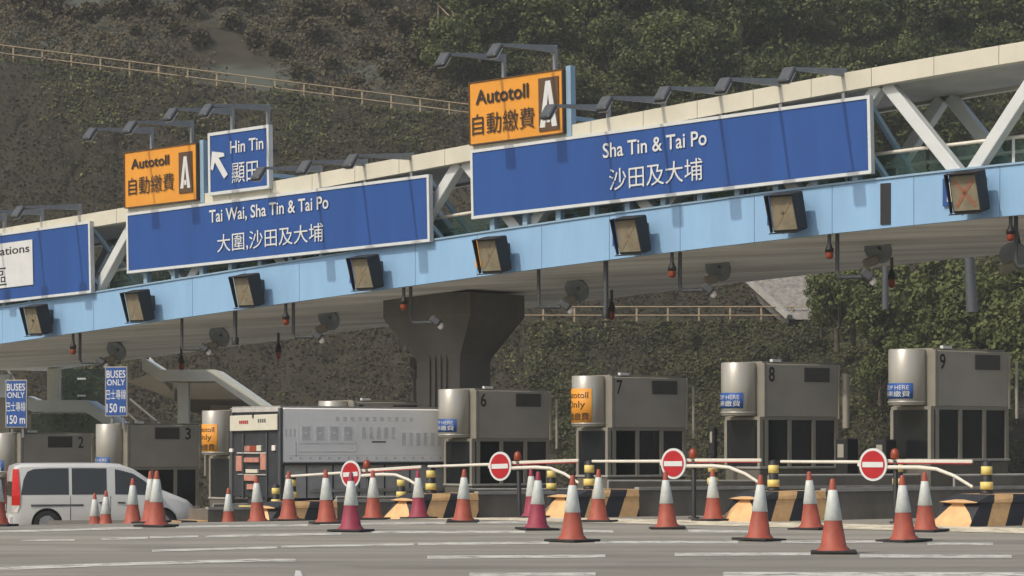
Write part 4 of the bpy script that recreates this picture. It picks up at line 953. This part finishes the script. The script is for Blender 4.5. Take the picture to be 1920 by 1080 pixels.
# ------------------------------------------------------------------ traffic cones
CH = 1.05
def make_cone(m):
    e = empty('traffic_cone', (0, 0, 0)); r = lambda z: 0.195 - 0.165 * z / CH
    body = MB().lathe([(0.235, 0.035), (0.225, 0.06), (r(0.08), 0.10), (r(0.45), 0.45), (r(0.9), 0.90), (r(CH) + 0.005, CH - 0.02), (0.02, CH), (0.004, CH)], n=28).build('cone_body', m, e)
    MB().lathe([(r(.46) + 0.001, 0.46), (r(.46) + 0.007, 0.465), (r(.885) + 0.007, 0.885), (r(.89) + 0.001, 0.89)], n=28).build('reflective_sleeve', 'cone_w', e)
    MB().box((0, 0, 0.02), (0.64, 0.64, 0.04), bev=0.008).build('base', 'rubber', e)
    return e
co_, cm_ = make_cone('cone_o'), make_cone('cone_m'); used = set()
def cone_at_base(px, py): return gpx(px, py)
def cone_at_top(px, py):
    lo = None
    for D in np.arange(38, 85, 0.1):
        p = at(px, py, D)
        if p.z <= ground(p.x, p.y) + CH: continue
        lo = p; 
        break
    best = min(np.arange(40, 80, 0.1), key=lambda D: abs(at(px, py, D).z - CH - ground(at(px, py, D).x, D)))
    p = at(px, py, best); p.z = ground(p.x, p.y); return p
cones = [('b', 1563, 1038, 0, 'nearest orange cone, standing lowest in the picture at the right'), ('b', 1695, 1016, 0, 'orange cone in front of the right striped island, nearer of a pair'), ('b', 1735, 997, 0, 'orange cone beside the nose of the rightmost striped island, farther of a pair'),
         ('b', 1521, 993, 0, 'orange cone behind and left of the nearest cone'), ('b', 1423, 1014, 0, 'orange cone in front of the nose of the second striped island'), ('b', 1337, 977, 0, 'orange cone just left of the second striped island nose'),
         ('b', 1251, 992, 0, 'orange cone under the no entry disc in front of booth eight'), ('b', 1122, 979, 0, 'orange cone against the striped island in front of booth seven'), ('b', 1073, 1016, 0, 'large orange cone in front of the striped island before booth seven'),
         ('b', 1007, 994, 1, 'maroon cone with another cone hidden right behind it'), ('b', 998, 969, 1, 'maroon cone almost hidden behind another maroon cone'), ('b', 868, 979, 0, 'orange cone standing alone in front of booth six'),
         ('b', 785, 967, 1, 'maroon cone against the striped island left of booth six'), ('b', 700, 970, 0, 'small orange cone in front of the truck, right of the half hidden disc'), ('b', 658, 997, 1, 'nearest maroon cone, overlapping the half hidden no entry disc'),
         ('b', 613, 982, 0, 'orange cone in front of the truck, left of the half hidden disc'), ('b', 541, 970, 0, 'orange cone at the right corner of the truck rear'), ('t', 483, 893, 0, 'orange cone in front of the middle of the truck rear'), ('t', 429, 915, 0, 'small orange cone left of the truck rear'),
         ('b', 293, 988, 0, 'large orange cone overlapping another in front of the van nose'), ('b', 284, 977, 0, 'orange cone half hidden behind a larger cone at the van nose'), ('t', 249, 897, 0, 'orange cone in front of the front door of the van'), ('t', 198, 920, 0, 'small orange cone in front of the middle of the van'),
         ('d', 178, 932, 0, 'smallest orange cone, in front of the van side, leftmost of the group'), ('b', -5, 985, 0, 'orange cone cut off by the left edge at the van rear')]
for mode, px, py, mar, lb in cones:
    src = cm_ if mar else co_
    o = src if mar not in used else copy_tree(src); used.add(mar)
    p = cone_at_base(px, py) if mode == 'b' else cone_at_top(px, py) if mode == 't' else at(px, py, 63.8)
    p.z = ground(p.x, p.y) + 0.006
    o.location = p; o.rotation_euler = (R_(random.uniform(-1.8, 1.8)), R_(random.uniform(-1.8, 1.8)), random.uniform(0, 1.5)); tag(o, lb, 'cone', 'traffic cones closing the toll lanes')

ms = at(560, 1070, 28.5); e = empty('marker_post', (ms.x, ms.y, 0)); tag(e, 'short white marker on the road at the bottom edge, left of the middle', 'marker')
MB().hexa([(-.05, -.03, 0), (.06, -.03, 0), (.06, .03, 0), (-.05, .03, 0), (-.035, -.02, ms.z), (.02, -.02, ms.z), (.02, .02, ms.z), (-.035, .02, ms.z)]).build('reflector', 'sign_white', e)
MB().box((0, 0, .012), (.16, .12, .024), bev=.004).build('foot', 'rubber', e)

# ------------------------------------------------------------------ silver van (x forward, y left)
def make_van():
    a = math.radians(17); rear = at(25, 868, 64.4); base = Vector((0, 0, 0))
    fw = Vector((math.cos(a), math.sin(a), 0)); right = Vector((math.sin(a), -math.cos(a), 0))
    o = Vector((rear.x, rear.y, 0)) - right * 0.93; g = ground(o.x, o.y)
    e = empty('van', (o.x, o.y, rear.z - 1.90), a); tag(e, 'silver people carrier van heading right behind the cones at the lower left', 'van')
    # stations: x, roof z, top half width, belt z, belt half width, low half width
    st = [(0.0, 1.66, .78, 1.00, .88, .86), (0.05, 1.83, .81, 1.02, .91, .89), (0.22, 1.89, .83, 1.03, .94, .93), (1.0, 1.90, .84, 1.03, .95, .94), (2.2, 1.90, .84, 1.03, .95, .95), (2.75, 1.88, .82, 1.03, .95, .95),
          (3.10, 1.76, .79, 1.03, .94, .94), (3.5, 1.50, .76, 1.03, .93, .94), (3.88, 1.20, .70, 1.00, .91, .93), (4.25, 1.05, .68, .92, .86, .90), (4.55, .93, .62, .80, .76, .82), (4.72, .78, .52, .66, .64, .70), (4.78, .60, .45, .52, .56, .62)]
    q = MB(); v = []; n = 12
    for x, rz, tw, bz, bw, lw in st:
        half = [(lw * .96, .24), (lw, .34), (lw * 1.003, min(.62, bz - .05)), (bw, bz), ((bw * .55 + tw * .45), bz + (rz - bz) * .5), (tw * 1.02, rz - (rz - bz) * .12), (tw * .93, rz - .015), (tw * .5, rz)]
        ring = [(x, -y, z) for y, z in half] + [(x, y, z) for y, z in reversed(half)]
        v += ring
    k = 16
    f = [(i * k + j, i * k + j + 1, (i + 1) * k + j + 1, (i + 1) * k + j) for i in range(len(st) - 1) for j in range(k - 1)] + [tuple(range(k)), tuple(range((len(st) - 1) * k, len(st) * k))]
    f += [(i * k + k - 1, i * k, (i + 1) * k, (i + 1) * k + k - 1) for i in range(len(st) - 1)]
    q.add(v, f, 0, True); body = q.build('body', 'van', e)
    for x in (0.86, 3.86):
        c = MB(); c.tube([(x, -1.3, 0.33), (x, 1.3, 0.33)], 0.40, n=28); cut = c.build('cutter', 'black')
        m = body.modifiers.new('b', 'BOOLEAN'); m.operation = 'DIFFERENCE'; m.object = cut; m.solver = 'EXACT'
        cut.parent = e; bpy.context.view_layer.update()
        me = bpy.data.meshes.new_from_object(body.evaluated_get(bpy.context.evaluated_depsgraph_get())); body.modifiers.clear(); body.data = me
        bpy.data.objects.remove(cut)
    body.data.set_sharp_from_angle(angle=R_(30))
    while len(body.data.materials) > 1: body.data.materials.pop()
    # side glass laid on the leaning upper side
    def side(x, t, d, s=-1):   # t 0 belt .. 1 roof
        i = max(j for j in range(len(st)) if st[j][0] <= x + 1e-6); i = min(i, len(st) - 2); u = (x - st[i][0]) / (st[i + 1][0] - st[i][0])
        L = [st[i][c] + (st[i + 1][c] - st[i][c]) * u for c in range(6)]
        rz, tw, bz, bw = L[1], L[2], L[3], L[4]
        pr = [(0, bw, bz), (.5, bw * .55 + tw * .45, bz + (rz - bz) * .5), (.88, tw * 1.02, rz - (rz - bz) * .12), (1, tw, rz)]
        for (t0, y0, z0), (t1, y1, z1) in zip(pr, pr[1:]):
            if t <= t1: w = (t - t0) / (t1 - t0); return Vector((x, s * (y0 + (y1 - y0) * w + d), z0 + (z1 - z0) * w))
        return Vector((x, s * (tw + d), rz))
    def glass(name, cols, s=-1, mm='van_glass', d=0.006):
        q = MB(); v = []
        for x, t0, t1 in cols:
            for t in (t0, t0 + (t1 - t0) * .35, t0 + (t1 - t0) * .7, t1): v.append(side(x, t, d, s))
        q.add(v, [(4 * i + j, 4 * i + j + 1, 4 * i + 5 + j, 4 * i + 4 + j) for i in range(len(cols) - 1) for j in range(3)], 0, True); q.build(name, mm, e)
    for s in (-1, 1):
        glass('side_window', [(.20, .05, .10), (.26, .05, .50), (.36, .05, .74), (.52, .05, .82), (.9, .05, .84), (1.42, .05, .84)], s)
        glass('side_window', [(1.50, .05, .84), (2.0, .05, .84), (2.40, .05, .84)], s)
        glass('door_window', [(2.62, .05, .82), (2.8, .05, .80), (3.1, .05, .80), (3.4, .05, .74), (3.62, .05, .55), (3.78, .05, .25)], s)
        MB().box((1.12, s * .953, .80), (1.35, .012, .05)).build('slide_rail', 'dark_steel', e)
        for x in (2.30, 2.78): MB().box((x, s * .962, .86), (.2, .03, .04), bev=.008).build('door_handle', 'dark_steel', e)
        for x, z0, z1 in ((1.46, .40, 1.03), (2.50, .34, 1.03), (3.40, .5, 1.03)): MB().box((x, s * .951, (z0 + z1) / 2), (.012, .006, z1 - z0)).build('door_seam', 'black', e)
        MB().box((2.1, s * .958, .36), (2.5, .02, .1), bev=.008).build('side_trim', 'booth', e)
        MB().box((3.62, s * 1.06, 1.12), (.12, .2, .2), bev=.03).build('mirror', 'van', e)
        hl = MB(); hl.hexa([(4.30, s * .86, .68), (4.62, s * .70, .64), (4.60, s * .66, .66), (4.30, s * .80, .70), (4.22, s * .88, .88), (4.50, s * .76, .82), (4.48, s * .72, .84), (4.22, s * .82, .90)]); hl.build('headlight', 'clearlens', e)
        t = MB(); t.hexa([(-.03, s * .70, .70), (.16, s * .905, .70), (.16, s * .925, 1.02), (-.03, s * .72, 1.02), (-.01, s * .68, 1.62), (.12, s * .78, 1.62), (.12, s * .80, 1.64), (-.01, s * .7, 1.64)]) if 0 else None
        q = MB(); v = []
        for z, x0, x1, yo in ((.62, -.02, .10, .905), (.80, -.03, .16, .94), (1.05, -.03, .17, .955), (1.40, -.02, .15, .905), (1.74, .01, .14, .845)):
            v += [Vector((x0, s * (yo - .16), z)), Vector((x0, s * (yo - .03), z)), Vector((x1, s * (yo + .012), z))]
        q.add(v, [(3 * i + j, 3 * i + j + 1, 3 * i + 4 + j, 3 * i + 3 + j) for i in range(1, 4) for j in range(2)]); q.add(v[:6], [(j, j + 1, 4 + j, 3 + j) for j in range(2)], 1)
        q.build('tail_light', ['taillight', 'clearlens'], e)
    MB().hexa([(-.035, -.62, 1.05), (.0, -.62, 1.05), (.0, .62, 1.05), (-.035, .62, 1.05), (.02, -.58, 1.62), (.05, -.58, 1.62), (.05, .58, 1.62), (.02, .58, 1.62)]).build('rear_window', 'van_glass', e)
    q = MB(); q.hexa([(3.05, -.66, 1.772), (3.05, .66, 1.772), (3.86, .64, 1.225), (3.86, -.64, 1.225), (3.06, -.66, 1.785), (3.06, .66, 1.785), (3.88, .64, 1.238), (3.88, -.64, 1.238)]); q.build('windscreen', 'van_glass', e)
    MB().box((-.04, 0, .42), (.16, 1.7, .26), bev=.04).build('rear_bumper', 'van', e)
    MB().box((-.125, -.6, .42), (.02, .4, .1)).build('reflector', 'taillight', e)
    MB().box((4.72, 0, .36), (.2, 1.3, .24), bev=.05).build('front_bumper', 'black', e)
    for x in (.86, 3.86):
        for s in (-1, 1):
            ty = MB(); ty.tube([(x, s * .70, .33), (x, s * .92, .33)], .33, n=28); ww = ty.build('wheel', 'tyre', e)
            r = MB(); r.tube([(x, s * .90, .33), (x, s * .928, .33)], .20, n=20)
            for k in range(5): aa = k * 2 * math.pi / 5; r.box((x + .11 * math.cos(aa), s * .935, .33 + .11 * math.sin(aa)), (.20, .02, .05), X=(math.cos(aa), 0, math.sin(aa)), Y=(0, 1, 0), Z=(-math.sin(aa), 0, math.cos(aa)))
            r.build('rim', 'rim', ww)
        MB().box((x, 0, .45), (.78, 1.5, .5)).build('wheel_well', 'black', e)
make_van()

# ------------------------------------------------------------------ box truck, rear to the left
def make_truck():
    p = Vector((-6.98, 68.4, 0)); g = ground(p.x, p.y); p.z = g
    e = empty('box_truck', p, A_T); tag(e, 'grey box truck with a building printed on its side, driving away to the right', 'truck')
    H = at(482, 765, 68).z - g; L = 7.2; Wd = 1.32; zb = 1.93; s = -1
    MB().box((L / 2 + .02, 0, (H + zb) / 2), (L, 2 * Wd, H - zb), bev=.03).build('box_body', 'truck', e)
    MB().box((L / 2, 0, H + .03), (L + .1, 2 * Wd - .1, .05)).build('roof_rim', 'edge', e)
    MB().box((L / 2 + .05, s * (Wd - .12), 1.44), (L - .1, .1, .92)).build('skirt', 'skirt', e)
    MB().box((L / 2, s * (Wd + .02), zb - .02), (L, .05, .07)).build('side_rail', 'truck_dark', e)
    for z in (1.18, 0.84): MB().box((3.2, s * (Wd - .02), z), (4.6, .05, .09)).build('side_guard', 'edge', e)
    for x in np.arange(0.8, 6.8, 0.85): MB().box((float(x), s * (Wd - .06), 1.44), (.03, .03, .9)).build('skirt_seam', 'truck_dark', e)
    MB().box((L / 2, 0, .95), (L, 1.0, .3)).build('chassis', 'truck_dark', e)
    MB().box((L + 1.1, 0, 1.6), (1.9, 2.2, 2.0), bev=.1).build('cab', 'skirt', e)
    for x in (1.6, 2.7, L + .9):
        for sy in (-1, 1): MB().tube([(x, sy * .82, .5), (x, sy * 1.14, .5)], .5, n=24).build('wheel', 'tyre', e)
    # mural on the near side: u along x, w up, both in fractions of the box side
    y = s * (Wd + .004); ff = lambda u, w, d: Vector((u * L, y - d, zb + w * (H - zb)))
    q = MB(); ql = MB(); Q = lambda b, u0, u1, w0, w1, d=.003: b.extr([(u0, w0), (u1, w0), (u1, w1), (u0, w1)], ff, 0, d)
    for i in range(11):
        u = .235 + i * .034; random.seed(i)
        Q(q, u, u + .016, .77, .775 + .07); 
        if i % 2: Q(ql, u + .003, u + .012, .79, .81, .005)
    for i in range(4):
        u = .085 + i * .063; Q(ql, u - .006, u + .044, .40, .68); Q(q, u, u + .036, .42, .66, .005); Q(ql, u + .012, u + .024, .53, .56, .008)
    for i in range(5): u = .355 + i * .034; Q(q, u, u + .018, .44, .66); Q(ql, u + .02, u + .024, .44, .66, .004)
    for i in range(9): u = .54 + i * .034; Q(q, u, u + .019, .32, .56); Q(ql, u + .021, u + .026, .30, .57, .004)
    for i in range(3): u = .01 + i * .019; Q(q, u, u + .008, .48, .62)
    for w in (.21, .36): Q(ql, .07, .33, w, w + .012); Q(q, .07, .33, w - .014, w - .002)
    Q(ql, .325, .33, .05, .72); Q(ql, .065, .07, .14, .72); Q(q, .055, .062, .12, .38)
    for i in range(22): u = .03 + i * .043; Q(q, u, u + .010, .07, .11)
    for w in (.14, .025): Q(q, .02, .97, w, w + .006)
    q.build('mural_dark', 'mural', e); ql.build('mural_light', 'mural_l', e)
    r = MB(); r.extr([(.40, .375), (.465, .375), (.465, .40), (.40, .40)], ff, 0, .004); r.build('mural_caption', 'sign_brown', e)
    # rear: frame, dark doors, tilted white board, lamps and faded reflectors, placed with y to the left of the truck
    X = -.02; fr = lambda yl, z, d=0: Vector((X - d, yl, z))
    MB().box((X - .005, 0, (H + 1.0) / 2), (.04, 2 * Wd - .14, H - 1.0)).build('rear_door', 'truck_dark', e)
    for sy in (-1, 1): MB().box((X - .02, sy * (Wd - .05), (H + .8) / 2), (.09, .12, H - .8), bev=.01).build('rear_frame', 'dark_steel', e)
    MB().box((X - .02, 0, H - .05), (.09, 2 * Wd, .12), bev=.01).build('rear_frame', 'skirt', e)
    ti = R_(0.5); X_, Z_ = Vector((0, -math.cos(ti), math.sin(ti))), Vector((0, math.sin(ti), math.cos(ti)))
    hd = MB(); hd.box((X - .10, 0, H - .40), (2.5, .04, .43), X=X_, Y=(1, 0, 0), Z=Z_, bev=.012); hb = hd.build('header_board', 'cream', e)
    fb = lambda u, w, d: Vector((X - .125 - d, 0, H - .40)) + X_ * u + Z_ * w
    for tx in range(5): q = MB(); q.extr([(-.72 + tx * .10, -.02), (-.65 + tx * .10, -.02), (-.65 + tx * .10, .07), (-.72 + tx * .10, .07)], fb, 0, .004); q.build('board_mark', 'red', hb)
    for tx in range(4): q = MB(); q.extr([(.28 + tx * .11, .0), (.34 + tx * .11, .0), (.34 + tx * .11, .1), (.28 + tx * .11, .1)], fb, 0, .004); q.build('board_mark', 'dark_steel', hb)
    MB().box((X - .13, -.02, H - .2), (.03, .05, .14)).build('board_clip', 'black', e)
    def rb(name, x0, x1, y0, y1, m, d=.06):      # picture pixels on the rear face
        k = 68.4; u = lambda px: -(px - 482) / 35.5; zz = lambda py: CAM + (HY - py) * k / F - g
        MB().box((X - d / 2 - .02, (u(x0) + u(x1)) / 2, (zz(y0) + zz(y1)) / 2), (d, abs(u(x0) - u(x1)), abs(zz(y0) - zz(y1))), bev=.008).build(name, m, e)
    rb('reflector', 463, 473, 836, 847, 'pinkred'); rb('reflector', 473, 486, 836, 847, 'amber'); rb('reflector', 486, 494, 835, 846, 'cream')
    rb('door_bar', 448, 504, 848, 851, 'skirt', .05)
    rb('reflector', 447, 458, 855, 884, 'pinkred'); rb('reflector', 493, 503, 851, 881, 'pinkred')
    rb('tail_panel', 464, 492, 858, 867, 'pinkred', .09); rb('tail_panel', 466, 488, 880, 887, 'cream', .07); rb('tail_panel', 463, 484, 891, 902, 'pinkred', .07); rb('tail_panel', 468, 485, 908, 918, 'pinkred', .07)
    rb('door_bar', 450, 504, 889, 891, 'skirt', .05)
    rb('marker_lamp', 434, 440, 841, 848, 'clearlens'); rb('marker_lamp', 514, 520, 835, 845, 'clearlens')
    for yl in (-.62, .62): MB().box((X - .04, yl, 1.85), (.06, .05, 1.8)).build('door_bar', 'dark_steel', e)
    MB().box((X - .1, 0, .72), (.2, 2.3, .16), bev=.02).build('rear_bumper', 'dark_steel', e)
    MB().box((X - .21, 0, .72), (.01, 1.2, .10)).build('number_plate', 'yellow', e)
make_truck()

# ------------------------------------------------------------------ stairs down from the footbridge
def flight(pts, D, hpx, depth, e, base, m, name):
    P = [at(x, y, D) for x, y in pts]; h = hpx * D / F
    q = MB(); v = []
    for i, p in enumerate(P):
        for y in (0, depth): v += [p + Vector((0, y, h / 2)), p + Vector((0, y, -h / 2))]
    n = len(P)
    q.add(v, [f for i in range(n - 1) for f in ((4 * i, 4 * i + 1, 4 * i + 5, 4 * i + 4), (4 * i + 2, 4 * i + 3, 4 * i + 7, 4 * i + 6), (4 * i, 4 * i + 2, 4 * i + 6, 4 * i + 4))] + [(0, 1, 3, 2), (4 * n - 4, 4 * n - 3, 4 * n - 1, 4 * n - 2)])
    q.build(name, m, e, base)
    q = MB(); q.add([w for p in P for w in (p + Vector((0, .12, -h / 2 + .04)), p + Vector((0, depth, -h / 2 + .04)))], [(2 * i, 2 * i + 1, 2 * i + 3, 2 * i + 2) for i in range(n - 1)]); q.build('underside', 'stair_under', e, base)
def column(x0, x1, y0, D, e, base, m, y1=None):
    a, b_ = at(x0, y0, D), at(x1, y0, D); z1 = at(x0, y1, D).z if y1 else ground(a.x, a.y) - .2
    MB().box(((a.x + b_.x) / 2, D + .5, (a.z + z1) / 2), (b_.x - a.x, .5, a.z - z1), bev=.02).build('column', m, e, base)
sb = at(341, 705, 90); e = empty('staircase', sb); tag(e, 'white stair landing on a column with a flight sloping down to the truck', 'staircase')
flight([(266, 682), (301, 704), (403, 704), (500, 771), (560, 812)], 90, 22, 2.6, e, sb, 'stair', 'stringer')
flight([(280, 676), (296, 693)], 92.8, 14, .3, e, sb, 'stair', 'rear_stringer')
column(331, 352, 716, 90, e, sb, 'stair')
fwp = [(240, 716), (276, 702), (302, 712), (402, 712), (476, 765), (476, 774), (362, 774), (328, 750)]
MB().extr([(at(x, y, 93.2).x, at(x, y, 93.2).z) for x, y in fwp], lambda u, v, d: Vector((u, 93.2 + d, v)), 0, .25).build('flank_wall', 'flank', e, sb)
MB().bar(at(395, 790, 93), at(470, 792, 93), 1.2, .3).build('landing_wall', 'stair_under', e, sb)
flight([(286, 790), (400, 790)], 92, 3, .1, e, sb, 'edge', 'rail')
sb = at(100, 761, 92); e = empty('staircase', sb); tag(e, 'white stair landing toned bluish for shade at the left, behind the two blue 150 m signs', 'staircase')
flight([(40, 752), (60, 761), (160, 761), (214, 797), (270, 835)], 92, 22, 2.6, e, sb, 'stair_b', 'stringer')
column(86, 108, 690, 92.4, e, sb, 'stair', 752)
a, b_ = at(110, 690, 94), at(200, 760, 94); MB().box(((a.x + b_.x) / 2, 94.9, (a.z + b_.z) / 2), (b_.x - a.x, .05, a.z - b_.z)).build('glass_pane', 'green_glass', e, sb)
a, b_ = at(50, 776, 94), at(186, 812, 94); MB().box(((a.x + b_.x) / 2, 94.9, (a.z + b_.z) / 2), (b_.x - a.x, .05, a.z - b_.z)).build('glass_pane', 'green_glass', e, sb)
for y in (709, 741):
    c = at(146, y, 94); MB().box((c.x, 94.8, c.z), (.32, .06, .07)).build('glass_clamp', 'white', e, sb)
for p0, p1 in (((160, 697), (196, 718)), ((243, 748), (300, 795)), ((12, 690), (60, 760)), ((236, 772), (262, 795))):
    MB().tube([at(*p0, 95), at(*p1, 95)], .05, n=6).build('handrail', 'edge', e, sb)
sb = at(14, 700, 86); e = empty('stair_wall', sb); tag(e, 'pale blue wall end behind the blue sign at the left edge', 'wall')
a, b_ = at(-60, 700, 86), at(11, 745, 86); MB().box(((a.x + b_.x) / 2, 87, (a.z + b_.z) / 2), (b_.x - a.x, .4, a.z - b_.z), bev=.03).build('parapet', 'stair_b', e, sb)
a, b_ = at(-60, 745, 86), at(6, 850, 86); MB().box(((a.x + b_.x) / 2, 87.1, (a.z + b_.z) / 2), (b_.x - a.x, .3, a.z - b_.z)).build('wall_base', 'stair_under', e, sb)

# ------------------------------------------------------------------ the dusty air of the valley
def haze():
    q = MB(); q.hexa([(x, y, z) for z in (-5.2, 110) for x, y in ((-720, -80), (720, -80), (720, 720), (-720, 720))])
    m = bpy.data.materials.new('haze'); m.use_nodes = True; n, l = m.node_tree.nodes, m.node_tree.links
    n.remove(n['Principled BSDF']); v = n.new('ShaderNodeVolumePrincipled'); v.inputs['Color'].default_value = (0.90, 0.92, 0.86, 1); v.inputs['Density'].default_value = HAZE; v.inputs['Anisotropy'].default_value = 0.2
    l.new(v.outputs[0], n['Material Output'].inputs['Volume'])
    o = q.build('haze', m); tag(o, 'thin pale haze in the air over the plaza and the hillside', 'haze', kind='stuff')
HAZE = 0.0005
haze()
